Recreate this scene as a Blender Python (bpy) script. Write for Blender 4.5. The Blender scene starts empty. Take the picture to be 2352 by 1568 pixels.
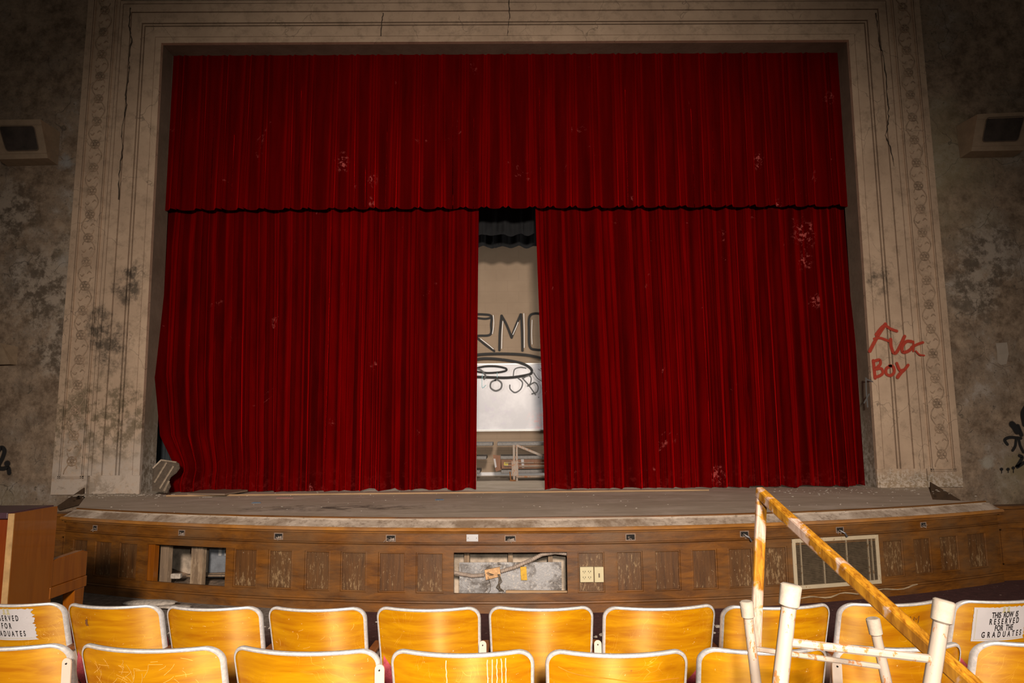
import bpy, math, random
from mathutils import Vector, Matrix
from math import sin, cos, pi, radians, sqrt, atan2, hypot
random.seed(7)
C = bpy.context.scene.collection
W = bpy.context.scene

# ------------------------------------------------------------------ camera
CZ = 1.6
TILT, ROLL, YAW, FPX = 0.12779413, -0.00807187, 0.00631677, 1568.0
_f = Vector((sin(YAW)*cos(TILT), cos(YAW)*cos(TILT), sin(TILT)))
_r = Vector((cos(YAW), -sin(YAW), 0)); _u = _r.cross(_f)
_R = _r*cos(ROLL)+_u*sin(ROLL); _U = -_r*sin(ROLL)+_u*cos(ROLL)
cam_d = bpy.data.cameras.new('camera'); cam = bpy.data.objects.new('camera', cam_d); C.objects.link(cam)
cam_d.sensor_width = 36; cam_d.lens = 24; cam_d.clip_start = .05; cam_d.clip_end = 100
M4 = Matrix.Identity(4)
for i in range(3):
    M4[i][0] = _R[i]; M4[i][1] = _U[i]; M4[i][2] = -_f[i]
M4[2][3] = CZ
cam.matrix_world = M4
W.camera = cam

# ------------------------------------------------------------------ world, lights, exposure
wd = bpy.data.worlds.new('world'); W.world = wd; wd.use_nodes = True
wd.node_tree.nodes['Background'].inputs[0].default_value = (1.0, .86, .70, 1)
wd.node_tree.nodes['Background'].inputs[1].default_value = .05
W.view_settings.view_transform = 'Standard'; W.view_settings.look = 'None'
W.view_settings.gamma = 1; W.view_settings.use_curve_mapping = False
W.view_settings.exposure = 0.0
def light(name, kind, loc, target, energy, color, **kw):
    d = bpy.data.lights.new(name, kind); o = bpy.data.objects.new(name, d); C.objects.link(o)
    o.location = loc; o.rotation_euler = (Vector(target)-Vector(loc)).to_track_quat('-Z', 'Y').to_euler()
    d.energy = energy; d.color = color
    for k, v in kw.items(): setattr(d, k, v)
    return o
light('camera_flash', 'SPOT', (.16, -.08, 1.86), (-.1, 5, .1), 385, (1, .93, .82), spot_size=radians(78), spot_blend=1.0, shadow_soft_size=.05)
light('hall_fill', 'SPOT', (.4, -5, 3.9), (0, 9.15, .7), 6900, (1, .84, .70), spot_size=radians(70), spot_blend=1.0, shadow_soft_size=.45)  # added fill spot behind the camera, lifts stage, curtains and walls
for _x in (-2.6, 2.8): light('backstage_fill', 'AREA', (_x, 10.25, 3.1), (.1, 12.2, 2.0), 40, (1, .92, .82), shape='DISK', size=.7)  # added fill lamps, unseen behind the curtains, brighten the rear wall

# ------------------------------------------------------------------ geometry helpers
def ray(px, py): return _f + _R*((px-1176)/FPX) - _U*((py-784)/FPX)
def at(px, py, Y):
    d = ray(px, py); t = Y/d.y; return Vector((d.x*t, Y, CZ+d.z*t))
def atz(px, py, z):
    d = ray(px, py); t = (z-CZ)/d.z; return Vector((d.x*t, d.y*t, z))

class MB:
    def __init__(s): s.v = []; s.f = []; s.uv = []
    def add(s, vs, fs, uv=None):
        n = len(s.v); s.v += [Vector(p) for p in vs]
        s.f += [tuple(i+n for i in f) for f in fs]
        if uv: s.uv += uv
        return s
    def box(s, a, b, rot=None, piv=None):
        x0, y0, z0 = a; x1, y1, z1 = b
        vs = [Vector(p) for p in ((x0,y0,z0),(x1,y0,z0),(x1,y1,z0),(x0,y1,z0),(x0,y0,z1),(x1,y0,z1),(x1,y1,z1),(x0,y1,z1))]
        if rot is not None:
            p = Vector(piv) if piv is not None else sum(vs, Vector())/8
            vs = [rot @ (v-p)+p for v in vs]
        return s.add(vs, [(0,3,2,1),(4,5,6,7),(0,1,5,4),(1,2,6,5),(2,3,7,6),(3,0,4,7)])
    def hexa(s, vs):
        return s.add(vs, [(0,3,2,1),(4,5,6,7),(0,1,5,4),(1,2,6,5),(2,3,7,6),(3,0,4,7)])
    def bar(s, p, q, w, h, up=(0,0,1)):
        p = Vector(p); q = Vector(q); d = (q-p).normalized(); u = Vector(up)
        sx = d.cross(u); 
        if sx.length < 1e-4: sx = d.cross(Vector((1,0,0)))
        sx.normalize(); uu = sx.cross(d).normalized()
        a = sx*w/2; b = uu*h/2
        return s.hexa([p-a-b, p+a-b, p+a+b, p-a+b, q-a-b, q+a-b, q+a+b, q-a+b])
    def tube(s, path, r, n=8, cap=True, taper=None):
        path = [Vector(p) for p in path]; N = len(path)
        d0 = (path[1]-path[0]).normalized()
        u = d0.orthogonal().normalized(); rings = []
        for i, p in enumerate(path):
            d = (path[min(i+1, N-1)]-path[max(i-1, 0)]).normalized()
            u = (u-d*u.dot(d)).normalized(); w = d.cross(u)
            rr = r if taper is None else taper[i]
            rings.append([p+u*rr*cos(2*pi*k/n)+w*rr*sin(2*pi*k/n) for k in range(n)])
        vs = [v for R in rings for v in R]
        fs = [(i*n+k, i*n+(k+1) % n, (i+1)*n+(k+1) % n, (i+1)*n+k) for i in range(N-1) for k in range(n)]
        if cap: fs += [tuple(range(n))[::-1], tuple((N-1)*n+k for k in range(n))]
        return s.add(vs, fs)
    def grid(s, fn, nu, nv, closed_u=False):
        vs = [fn(i/(nu if closed_u else nu-1), j/(nv-1)) for j in range(nv) for i in range(nu)]
        m = nu if closed_u else nu-1
        fs = [(j*nu+i, j*nu+(i+1) % nu, (j+1)*nu+(i+1) % nu, (j+1)*nu+i) for j in range(nv-1) for i in range(m)]
        return s.add(vs, fs)
    def prism(s, poly, d):
        n = len(poly); poly = [Vector(p) for p in poly]; d = Vector(d)
        return s.add(poly+[p+d for p in poly], [tuple(range(n))[::-1], tuple(range(n, 2*n))]+[(i, (i+1) % n, (i+1) % n+n, i+n) for i in range(n)])
    def build(s, name, mat, parent=None, smooth=False, bevel=0, local=False, solid=0, sub=0):
        me = bpy.data.meshes.new(name)
        off = Vector((0, 0, 0))
        o = bpy.data.objects.new(name, me)
        base = Vector((0, 0, 0))
        if parent is not None:
            o.parent = parent
            if not local:
                p = parent
                while p is not None: base += Vector(p.location); p = p.parent
        if local: off = Vector((0, 0, 0))
        elif parent is None:
            xs = [v.x for v in s.v]; ys = [v.y for v in s.v]; zs = [v.z for v in s.v]
            base = Vector(((min(xs)+max(xs))/2, (min(ys)+max(ys))/2, min(zs)))
            o.location = base
        off = base
        me.from_pydata([v-off for v in s.v], [], s.f)
        if s.uv:
            ul = me.uv_layers.new(name='UVMap')
            for l in me.loops: ul.data[l.index].uv = s.uv[l.vertex_index]
        me.materials.append(mat)
        if smooth:
            for p in me.polygons: p.use_smooth = True
            if smooth == 'auto':
                me.update()
        me.validate(); me.update()
        C.objects.link(o)
        if smooth == 'auto':
            m = o.modifiers.new('es', 'EDGE_SPLIT'); m.split_angle = radians(38)
        if solid:
            m = o.modifiers.new('s', 'SOLIDIFY'); m.thickness = solid; m.offset = 0
        if bevel:
            m = o.modifiers.new('b', 'BEVEL'); m.width = bevel; m.segments = 2; m.limit_method = 'ANGLE'; m.angle_limit = radians(40)
        if sub:
            m = o.modifiers.new('ss', 'SUBSURF'); m.levels = sub; m.render_levels = sub
        return o

def tag(o, label=None, cat=None, group=None, kind=None):
    if label: o['label'] = label
    if cat: o['category'] = cat
    if group: o['group'] = group
    if kind: o['kind'] = kind
    return o
def thing(name, label, cat, loc=(0, 0, 0), rz=0, group=None):
    o = bpy.data.objects.new(name, None); C.objects.link(o); o.location = loc; o.rotation_euler = (0, 0, rz)
    o.empty_display_size = .1
    return tag(o, label, cat, group)

# ------------------------------------------------------------------ material DSL
class N:
    def __init__(s, name, rough=.7, metal=0.0, spec=.5):
        s.m = bpy.data.materials.new(name); s.m.use_nodes = True; s.t = s.m.node_tree; s.nd = s.t.nodes
        s.b = s.nd['Principled BSDF']; s.b.inputs['Roughness'].default_value = rough
        s.b.inputs['Metallic'].default_value = metal; s.b.inputs['Specular IOR Level'].default_value = spec
        s._p = None; s._w = None
    def n(s, t, **kw):
        x = s.nd.new(t)
        for k, v in kw.items(): setattr(x, k, v)
        return x
    def L(s, a, b):
        if hasattr(a, 'is_output') or isinstance(a, bpy.types.NodeSocket): s.t.links.new(a, b)
        else:
            if isinstance(a, tuple) and len(a) == 3 and b.type == 'RGBA': a = (*a, 1)
            b.default_value = a
    def obj(s):
        if s._p is None: s._p = s.n('ShaderNodeTexCoord').outputs['Object']
        return s._p
    def world(s):
        if s._w is None: s._w = s.n('ShaderNodeNewGeometry').outputs['Position']
        return s._w
    def uv(s): return s.n('ShaderNodeTexCoord').outputs['UV']
    def scale(s, v, sc, loc=(0, 0, 0)):
        m = s.n('ShaderNodeMapping'); s.L(v, m.inputs[0]); m.inputs['Scale'].default_value = sc; m.inputs['Location'].default_value = loc
        return m.outputs[0]
    def noise(s, v, sc=5, det=5, ro=.6, dist=0):
        x = s.n('ShaderNodeTexNoise'); s.L(v, x.inputs['Vector']); x.inputs['Scale'].default_value = sc
        x.inputs['Detail'].default_value = det; x.inputs['Roughness'].default_value = ro; x.inputs['Distortion'].default_value = dist
        return x.outputs['Fac']
    def voro(s, v, sc=5, feature='F1', out='Distance', rnd=1):
        x = s.n('ShaderNodeTexVoronoi', feature=feature); s.L(v, x.inputs['Vector']); x.inputs['Scale'].default_value = sc
        x.inputs['Randomness'].default_value = rnd
        return x.outputs[out]
    def mr(s, v, a, b, c=0., d=1., smooth=False):
        x = s.n('ShaderNodeMapRange'); x.interpolation_type = 'SMOOTHSTEP' if smooth else 'LINEAR'
        s.L(v, x.inputs[0])
        for i, q in enumerate((a, b, c, d)): x.inputs[i+1].default_value = q
        return x.outputs[0]
    def mix(s, fac, a, b, mode='MIX'):
        x = s.n('ShaderNodeMix', data_type='RGBA', blend_type=mode)
        s.L(fac, x.inputs[0]); s.L(a, x.inputs[6]); s.L(b, x.inputs[7]); return x.outputs[2]
    def math(s, op, a, b=0.0, c=None):
        x = s.n('ShaderNodeMath', operation=op); s.L(a, x.inputs[0]); s.L(b, x.inputs[1])
        if c is not None: s.L(c, x.inputs[2])
        return x.outputs[0]
    def mul(s, a, b): return s.math('MULTIPLY', a, b)
    def sep(s, v):
        x = s.n('ShaderNodeSeparateXYZ'); s.L(v, x.inputs[0]); return x.outputs
    def warp(s, v, sc, amt):
        x = s.n('ShaderNodeTexNoise'); s.L(v, x.inputs['Vector']); x.inputs['Scale'].default_value = sc; x.inputs['Detail'].default_value = 3
        m = s.n('ShaderNodeVectorMath', operation='MULTIPLY_ADD'); s.L(x.outputs['Color'], m.inputs[0]); m.inputs[1].default_value = (amt,)*3; s.L(v, m.inputs[2])
        return m.outputs[0]
    def blob(s, p, r, sq=(1, 1, 1)):
        """1 inside a soft noisy blob round world point p"""
        m = s.n('ShaderNodeVectorMath', operation='SUBTRACT'); s.L(s.world(), m.inputs[0]); m.inputs[1].default_value = p
        q = s.n('ShaderNodeVectorMath', operation='MULTIPLY'); s.L(m.outputs[0], q.inputs[0]); q.inputs[1].default_value = sq
        l = s.n('ShaderNodeVectorMath', operation='LENGTH'); s.L(q.outputs[0], l.inputs[0])
        nz = s.noise(s.world(), 9, 5, .7)
        d = s.math('ADD', l.outputs['Value'], s.mul(s.math('SUBTRACT', nz, .5), r*1.6))
        return s.mr(d, r*.35, r, 1, 0, True)
    def bump(s, h, st=.3, dist=.01):
        x = s.n('ShaderNodeBump'); x.inputs['Strength'].default_value = st; x.inputs['Distance'].default_value = dist
        s.L(h, x.inputs['Height']); s.L(x.outputs[0], s.b.inputs['Normal'])
    def col(s, c): s.L(c, s.b.inputs['Base Color']); return s
    def alpha(s, a): s.L(a, s.b.inputs['Alpha'])

def simple(name, c, rough=.6, metal=0., var=.25, sc=12, bump=0, spec=.5):
    m = N(name, rough, metal, spec); nz = m.noise(m.obj(), sc, 5, .65)
    d = tuple(x*(1-var) for x in c); l = tuple(min(1, x*(1+var)) for x in c)
    m.col(m.mix(m.mr(nz, .3, .7), d, l))
    if bump: m.bump(nz, bump, .01)
    return m.m

def m_wood(name, a, b, c, along='z', rough=.45, wear=None, wearamt=.55, sc=1., bump=.15, coat=0):
    m = N(name, rough); sx = {'x': (1.2, 22, 22), 'z': (22, 22, 1.2), 'y': (22, 1.2, 22)}[along]
    v = m.scale(m.warp(m.obj(), 1.5, .12), tuple(q*sc for q in sx))
    g = m.noise(v, 1.0, 6, .65, .4); big = m.noise(m.obj(), 1.7, 3, .5)
    cc = m.mix(m.mr(g, .3, .72), a, b); cc = m.mix(m.mr(big, .35, .7), cc, c)
    if wear:
        w = m.noise(m.scale(m.obj(), tuple((6 if q < 5 else 40) for q in sx)), 1.0, 7, .75)
        w2 = m.noise(m.obj(), 3.1, 4, .6)
        k = m.mr(m.math('ADD', w, m.mul(w2, .5)), wearamt+.25, wearamt+.36)
        cc = m.mix(k, cc, wear)
    m.col(cc); m.bump(g, bump, .004)
    if coat: m.b.inputs['Coat Weight'].default_value = coat
    return m.m

# ---- plaster of the hall walls
def m_wall():
    m = N('old_plaster', .9); w = m.world(); ww = m.warp(w, 1.3, .35)
    n1 = m.noise(ww, 1.1, 7, .68); n2 = m.noise(w, 5.5, 8, .75); n3 = m.noise(ww, 22, 5, .7); n4 = m.noise(ww, .55, 3, .5)
    c = m.mix(m.mr(n2, .38, .62), (.145, .10, .066), (.36, .268, .19))
    c = m.mix(m.mr(n1, .46, .60), c, (.27, .215, .165))
    grey = m.math('MULTIPLY', m.mr(n1, .54, .60), m.mr(n2, .42, .55))
    c = m.mix(m.mul(grey, .75), c, (.39, .34, .30))
    c = m.mix(m.mul(m.mr(n3, .56, .7), m.mr(n1, .40, .52)), c, (.09, .07, .052))
    c = m.mix(m.mul(m.mr(n4, .55, .68), .5), c, (.29, .25, .14))
    big = m.mix(m.mr(n2, .45, .55), (.10, .08, .06), (.40, .34, .28))
    for p, r in (((-6.2, 9.1, 3.6), .85), ((-6.0, 9.1, 2.7), .5), ((6.65, 9.1, 3.95), .55), ((6.4, 9.1, 3.4), .5), ((-6.9, 9.1, 4.6), .6)):
        c = m.mix(m.mul(m.blob(p, r), .7), c, big)
    for p, r, k in (((-6.15, 9.1, 5.35), .16, (.30, .29, .28)), ((-6.05, 9.1, 3.95), .14, (.36, .32, .28)), ((6.55, 9.1, 3.75), .10, (.34, .30, .25)), ((6.75, 9.1, 1.05), .22, (.25, .2, .12)), ((6.35, 9.1, 1.12), .13, (.36, .33, .28))):
        c = m.mix(m.blob(p, r), c, k)
    crack = m.mr(m.voro(m.warp(w, 2.3, .5), 1.1, 'DISTANCE_TO_EDGE'), 0, .006, 1, 0)
    c = m.mix(m.mul(crack, m.mul(m.mr(n1, .45, .5), .7)), c, (.04, .032, .025))
    m.col(c); m.bump(m.math('ADD', n2, m.mul(n3, .4)), .55, .03); return m.m
def m_frame():
    m = N('cast_plaster', .85); w = m.world()
    n1 = m.noise(m.warp(w, 1, .3), 1.6, 6, .65); n2 = m.noise(w, 7, 7, .72); n3 = m.noise(w, 30, 5, .7)
    c = m.mix(m.mr(n1, .35, .68), (.43, .312, .222), (.56, .418, .30))
    c = m.mix(m.mul(m.mr(n2, .50, .66), .55), c, (.26, .19, .132))
    crack = m.mr(m.voro(m.warp(w, 3, .35), 1.5, 'DISTANCE_TO_EDGE'), 0, .007, 1, 0)
    c = m.mix(m.mul(crack, m.mul(m.mr(n1, .48, .55), .65)), c, (.10, .075, .055))
    # black mould patches, left jamb
    for p, r, sq in (((-5.32, 9.1, 2.75), .34, (1, .3, .8)), ((-5.52, 9.1, 3.05), .22, (1, .3, .55)), ((-5.16, 9.1, 3.55), .25, (1, .3, .7)), ((-5.02, 9.1, 3.75), .14, (1, .3, .7)), ((5.06, 9.1, 3.6), .22, (1, .3, .8))):
        c = m.mix(m.mul(m.blob(p, r, sq), m.mul(m.mr(n2, .38, .58), .88)), c, (.075, .058, .042))
    z = m.sep(w)[2]; x = m.sep(w)[0]
    # pale salts near the floor, grey dirt above them on the ornament strips
    zz = m.math('ADD', z, m.mul(m.math('SUBTRACT', n1, .5), 1.6))
    left = m.mr(x, -4.0, -4.2, 0, 1)
    salt = m.mul(m.mul(m.mr(zz, 1.75, 1.25), m.mr(n2, .3, .5)), left)
    c = m.mix(m.mul(salt, .9), c, (.50, .43, .37))
    mid = m.mul(m.mul(m.mr(zz, 2.5, 2.0), m.mr(zz, 1.2, 1.6)), left)
    c = m.mix(m.mul(mid, m.mul(m.mr(n2, .43, .56), .85)), c, (.17, .13, .08))
    lo = m.mul(m.mr(m.math('ADD', z, m.mul(m.math('SUBTRACT', n2, .5), .6)), 1.2, .9), m.mr(m.noise(w, 3.2, 6, .75, .5), .5, .58))
    c = m.mix(m.mul(lo, .6), c, (.20, .155, .11))
    base = m.mul(m.mr(m.math('ADD', z, m.mul(m.math('SUBTRACT', n2, .5), .5)), 1.05, .93), m.mr(x, 3, 3.5))
    c = m.mix(m.mul(base, .6), c, m.mix(m.mr(n3, .45, .55), (.55, .50, .44), (.24, .19, .12)))
    m.col(c); m.bump(m.math('ADD', m.mul(n2, .7), m.mul(n3, .3)), .3, .012); return m.m
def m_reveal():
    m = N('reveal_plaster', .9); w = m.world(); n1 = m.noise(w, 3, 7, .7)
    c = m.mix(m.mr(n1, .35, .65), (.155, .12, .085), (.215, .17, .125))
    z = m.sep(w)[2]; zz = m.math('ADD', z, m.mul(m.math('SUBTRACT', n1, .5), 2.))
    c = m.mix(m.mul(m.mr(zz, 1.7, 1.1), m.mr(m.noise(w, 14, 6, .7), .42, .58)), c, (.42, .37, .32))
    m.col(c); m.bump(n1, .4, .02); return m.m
def m_velvet():
    m = N('red_velvet', .9, 0, .02); w = m.world()
    n1 = m.noise(m.scale(w, (9, 9, .8)), 1, 5, .6); n2 = m.noise(w, 2.1, 6, .7, .6)
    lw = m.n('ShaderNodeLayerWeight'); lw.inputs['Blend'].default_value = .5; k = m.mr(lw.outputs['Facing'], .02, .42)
    c = m.mix(k, m.mix(m.mr(n1, .3, .7), (.034, .0, .0001), (.062, .0001, .0003)), m.mix(m.mr(n1, .3, .7), (.14, .0, .0002), (.25, .0002, .0008)))  # brighter towards grazing view: velvet sheen put into the base colour
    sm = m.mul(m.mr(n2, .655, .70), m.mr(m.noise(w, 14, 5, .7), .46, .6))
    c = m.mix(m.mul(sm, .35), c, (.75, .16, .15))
    for px, py, r_ in ((788, 375, .12), (858, 414, .09), (855, 465, .07), (1740, 368, .10), (1415, 496, .07), (1788, 468, .07), (1855, 530, .2), (1857, 595, .12), (1876, 690, .09), (765, 968, .06), (960, 994, .05), (1640, 1090, .12), (1905, 230, .1)):
        q = at(px, py, 9.42); c = m.mix(m.mul(m.mul(m.blob(tuple(q), r_, (1, .3, .7)), m.mr(m.noise(m.warp(w, 9, .1), 17, 4, .7), .52, .58)), .5), c, (.62, .13, .12))
    z = m.sep(w)[2]
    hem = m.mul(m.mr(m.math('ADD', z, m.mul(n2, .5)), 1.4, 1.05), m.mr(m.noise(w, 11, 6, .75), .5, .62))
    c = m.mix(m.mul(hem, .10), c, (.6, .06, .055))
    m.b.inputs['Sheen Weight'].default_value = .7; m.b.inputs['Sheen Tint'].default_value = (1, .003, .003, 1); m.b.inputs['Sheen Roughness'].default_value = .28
    m.col(c); m.bump(m.noise(w, 260, 2, .5), .08, .002); return m.m
def m_seatply():
    m = N('varnished_plywood', .48, 0, 1.0); o = m.obj(); m.b.inputs['Specular Tint'].default_value = (1, .84, .42, 1); m.b.inputs['Anisotropic'].default_value = .92; m.b.inputs['Anisotropic Rotation'].default_value = .25
    tg = m.n('ShaderNodeTangent', direction_type='UV_MAP'); m.L(tg.outputs[0], m.b.inputs['Tangent']) 
    oi = m.n('ShaderNodeObjectInfo'); rv = m.n('ShaderNodeVectorMath', operation='MULTIPLY'); 
    cx = m.n('ShaderNodeCombineXYZ'); 
    for i in range(3): m.L(oi.outputs['Random'], cx.inputs[i])
    m.L(cx.outputs[0], rv.inputs[0]); rv.inputs[1].default_value = (31, 17, 53)
    ad = m.n('ShaderNodeVectorMath', operation='ADD'); m.L(o, ad.inputs[0]); m.L(rv.outputs[0], ad.inputs[1]); v0 = ad.outputs[0]
    v = m.scale(m.warp(v0, 2.0, .09), (1.0, 4, 12)); g = m.noise(v, 2.2, 7, .6, .35); f = m.noise(m.scale(v0, (6, 60, 110)), 1, 4, .6)
    c = m.mix(m.mr(g, .34, .66), (.36, .125, .0012), (.54, .255, .002))
    c = m.mix(m.mul(m.mr(f, .5, .7), .2), c, (.34, .10, .002))
    spots = m.mul(m.mr(m.noise(v0, 60, 3, .6), .70, .74), .6); c = m.mix(spots, c, (.9, .62, .3))
    c = m.mix(m.mul(m.mr(m.noise(v0, 26, 5, .7), .69, .73), .7), c, (.22, .07, .01))
    # fine light scratches
    sc = m.voro(m.scale(m.warp(v0, 3, .5), (30, 3, 8)), 1.0, 'DISTANCE_TO_EDGE')
    c = m.mix(m.mul(m.mr(sc, 0, .010, 1, 0), m.mul(m.mr(m.noise(v0, 5, 3, .6), .5, .62), .5)), c, (.95, .55, .10))
    m.col(c);     m.L(m.mr(m.noise(v0, 8, 4, .6),   .3, .7, .42, .54), m.b.inputs['Roughness'])
    m.bump(m.math('ADD', g, m.mul(f, .3)), .06, .003); return m.m
def m_rim():
    m = N('worn_aluminium', .42, .25); n1 = m.noise(m.obj(), 60, 5, .7)
    m.col(m.mix(m.mr(n1, .4, .62), (.50, .49, .485), (.66, .645, .635))); m.bump(n1, .08, .001); return m.m
def m_stagefloor():
    m = N('stage_boards', .75); w = m.world(); v = m.scale(w, (.9, 9, 9)); g = m.noise(v, 1.6, 7, .7, .4); n = m.noise(w, 2.2, 6, .7)
    c = m.mix(m.mr(g, .3, .7), (.38, .315, .24), (.66, .57, .465)); c = m.mix(m.mul(m.mr(n, .5, .66), .5), c, (.74, .65, .57))
    d = m.mul(m.blob((-1.75, 7.3, .8), .75, (.55, 2.0, 1)), m.mr(m.noise(m.scale(w, (2, 9, 2)), 1.8, 6, .7), .50, .53)); c = m.mix(m.mul(d, .85), c, (.03, .024, .02))
    ch = m.mr(m.noise(w, 38, 4, .6), .70, .73); c = m.mix(ch, c, (.55, .48, .42))
    y = m.sep(w)[1]; pl = m.math('FRACT', m.mul(y, 12.5)); seam = m.math('MULTIPLY', m.mr(pl, 0, .06, 1, 0), .6); c = m.mix(seam, c, (.05, .035, .025))
    m.col(c); m.bump(m.math('SUBTRACT', g, seam), .3, .006); return m.m
def m_ledge():
    m = N('dusty_ledge', .8); w = m.world(); n1 = m.noise(m.warp(w, 2, .3), 2.3, 7, .7); n2 = m.noise(w, 18, 6, .75)
    c = m.mix(m.mr(n1, .4, .6), (.25, .18, .125), (.56, .47, .39)); c = m.mix(m.mul(m.mr(n2, .52, .64), .6), c, (.14, .09, .06))
    m.col(c); m.bump(n2, .3, .006); return m.m
def m_panelled(name, a, b, dust, k=.5, worn=False):
    m = N(name, .5); w = m.world(); g = m.noise(m.scale(w, (26, 26, 2.2) if worn else (3, 3, 16)), 1, 6, .68, .5); n = m.noise(w, 1.7, 5, .6); n2 = m.noise(w, 11, 6, .75)
    c = m.mix(m.mr(g, .3, .7), a, b); c = m.mix(m.mul(m.mr(n, .42, .66), k), c, dust)
    if worn:
        fl = m.noise(m.scale(w, (55, 55, 14)), 1, 6, .75); z = m.sep(w)[2]
        low = m.mr(z, .52, .16, .0, .07)
        c = m.mix(m.mul(m.mr(m.math('ADD', m.math('ADD', fl, low), m.mul(m.math('SUBTRACT', n, .5), .35)), .605, .67), .65), c, (.36, .24, .12))
        c = m.mix(m.mr(m.noise(w, 45, 4, .6), .70, .74), c, (.5, .4, .28))
    else: c = m.mix(m.mr(n2, .68, .73), c, (.36, .24, .13))
    m.col(c); m.bump(m.math('ADD', g, n2), .2, .006); return m.m
def m_floor():
    m = N('hall_floor', .9); w = m.world(); n1 = m.noise(w, 1.2, 5, .6); n2 = m.noise(w, 14, 7, .75)
    c = m.mix(m.mr(n2, .35, .65), (.045, .010, .012), (.095, .030, .030))
    x = m.sep(w)[0]; gre = m.mr(m.math('ADD', x, m.mul(m.math('SUBTRACT', n1, .5), 1.5)), -1.7, -2.1)
    c = m.mix(gre, c, m.mix(m.mr(n2, .35, .65), (.10, .08, .065), (.30, .26, .23)))
    c = m.mix(m.mr(m.noise(w, 23, 5, .7), .64, .69), c, (.45, .38, .33))
    m.col(c); m.bump(n2, .5, .02); return m.m
def m_board():
    m = N('whiteboard', .34, 0, .5); w = m.world(); n1 = m.noise(w, 2.2, 4, .6)
    c = m.mix(m.mr(n1, .4, .65), (.38, .39, .44), (.52, .53, .58))
    pk = m.mul(m.blob((.62, 12.15, 1.75), .32, (1, 0, 1.3)), m.mr(m.noise(m.warp(w, 6, .3), 9, 5, .75), .46, .56)); c = m.mix(m.mul(pk, .6), c, (.68, .33, .33))
    pu = m.mul(m.blob((-.25, 12.15, 1.95), .4, (1, 0, 1)), m.mr(m.noise(w, 6, 5, .75), .5, .6)); c = m.mix(m.mul(pu, .4), c, (.36, .32, .46))
    m.col(c); m.bump(n1, .03, .01); return m.m
def m_block():
    m = N('painted_block', .85); w = m.world(); n1 = m.noise(w, 1.4, 4, .6)
    s = m.sep(w); fz = m.math('FRACT', m.mul(s[2], 4.9)); row = m.math('FLOOR', m.mul(s[2], 4.9))
    fx = m.math('FRACT', m.math('ADD', m.mul(s[0], 2.45), m.mul(row, .5)))
    j = m.math('MAXIMUM', m.mr(fz, 0, .035, 1, 0), m.mr(fx, 0, .018, 1, 0))
    c = m.mix(m.mr(n1, .35, .7), (.26, .19, .13), (.31, .23, .16)); c = m.mix(m.mul(j, .35), c, (.15, .11, .075))
    m.col(c); m.bump(m.math('SUBTRACT', m.mul(m.noise(w, 40, 4, .6), .2), j), .3, .006); return m.m
def m_paint(name, c, soft=.22):
    m = N(name, .7); u = m.sep(m.uv())[1]; e = m.math('ABSOLUTE', m.math('SUBTRACT', u, .5))
    a = m.mul(m.mr(e, .5-soft, .5, 1, 0, True), m.mr(m.noise(m.world(), 30, 4, .7), .25, .42, .55, 1))
    m.col(c); m.alpha(a); return m.m
def m_rusty(name, paint, rust=(.30, .12, .035), amt=.6, rough=.5):
    m = N(name, rough); n1 = m.noise(m.scale(m.obj(), (1, 1, .5)), 55, 5, .72); n2 = m.noise(m.obj(), 7, 3, .6)
    k = m.mr(m.math('ADD', n1, m.mul(m.math('SUBTRACT', n2, .5), .5)), amt, amt+.05)
    m.col(m.mix(k, m.mix(m.mr(n2, .3, .7), tuple(q*.86 for q in paint), paint), rust)); m.bump(n1, .25, .002); return m.m
def m_dirty_metal():
    m = N('galvanised_sheet', .45, .55); w = m.world(); n1 = m.noise(m.warp(w, 4, .4), 4, 7, .72); n2 = m.noise(w, 45, 5, .7)
    c = m.mix(m.mr(n1, .4, .58), (.12, .10, .085), (.34, .34, .35)); c = m.mix(m.mr(n2, .56, .62), c, (.46, .43, .40)); m.col(c)
    m.L(m.mr(n1, .4, .6, .85, .45), m.b.inputs['Roughness']); m.bump(n2, .3, .004); return m.m
def m_pole():
    m = N('chipped_varnished_wood', .35); o = m.world(); g = m.noise(m.scale(o, (60, 20, 8)), 1.5, 5, .6, .5); n = m.noise(m.warp(o, 5, .2), 6.5, 5, .6)
    c = m.mix(m.mr(g, .35, .65), (.24, .085, .005), (.56, .26, .018))
    z = m.sep(o)[2]; x = m.sep(o)[0]
    pk = m.mr(m.math('ADD', n, m.mr(x, .98, 1.18, .12, -.22)), .52, .57)
    c = m.mix(pk, c, m.mix(m.mr(g, .4, .6), (.42, .27, .20), (.56, .42, .34)))
    m.col(c); m.bump(g, .25, .003); return m.m

relief_m = simple('darker_relief', (.37, .27, .19), .9, 0, .3, 9); crack_m = simple('crack_dark', (.06, .045, .032), 1, 0, .3, 20)  # scroll relief is a tone darker than the frame plaster
wall_m = m_wall(); frame_m = m_frame(); reveal_m = m_reveal(); velvet = m_velvet(); ply = m_seatply(); rim_m = m_rim()
stage_m = m_stagefloor(); ledge_m = m_ledge(); floor_m = m_floor(); board_m = m_board(); block_m = m_block(); pole_m = m_pole()
rail_m = m_panelled('varnished_oak', (.062, .020, .002), (.22, .078, .006), (.14, .085, .042), .55)
nose_m = m_panelled('oak_nosing', (.22, .08, .012), (.46, .20, .04), (.3, .2, .13), .45)
dpanel_m = m_panelled('worn_oak_panel', (.055, .022, .006), (.15, .062, .016), (.11, .065, .03), .5, True)
sheet_m = m_dirty_metal()
white_metal = m_rusty('rusty_white_paint', (.33, .27, .22), amt=.545)
cream_m = m_rusty('cream_enamel', (.50, .42, .29), (.24, .13, .05), .62)
beige_m = simple('beige_enamel', (.56, .46, .38), .45, 0, .08, 6)
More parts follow.
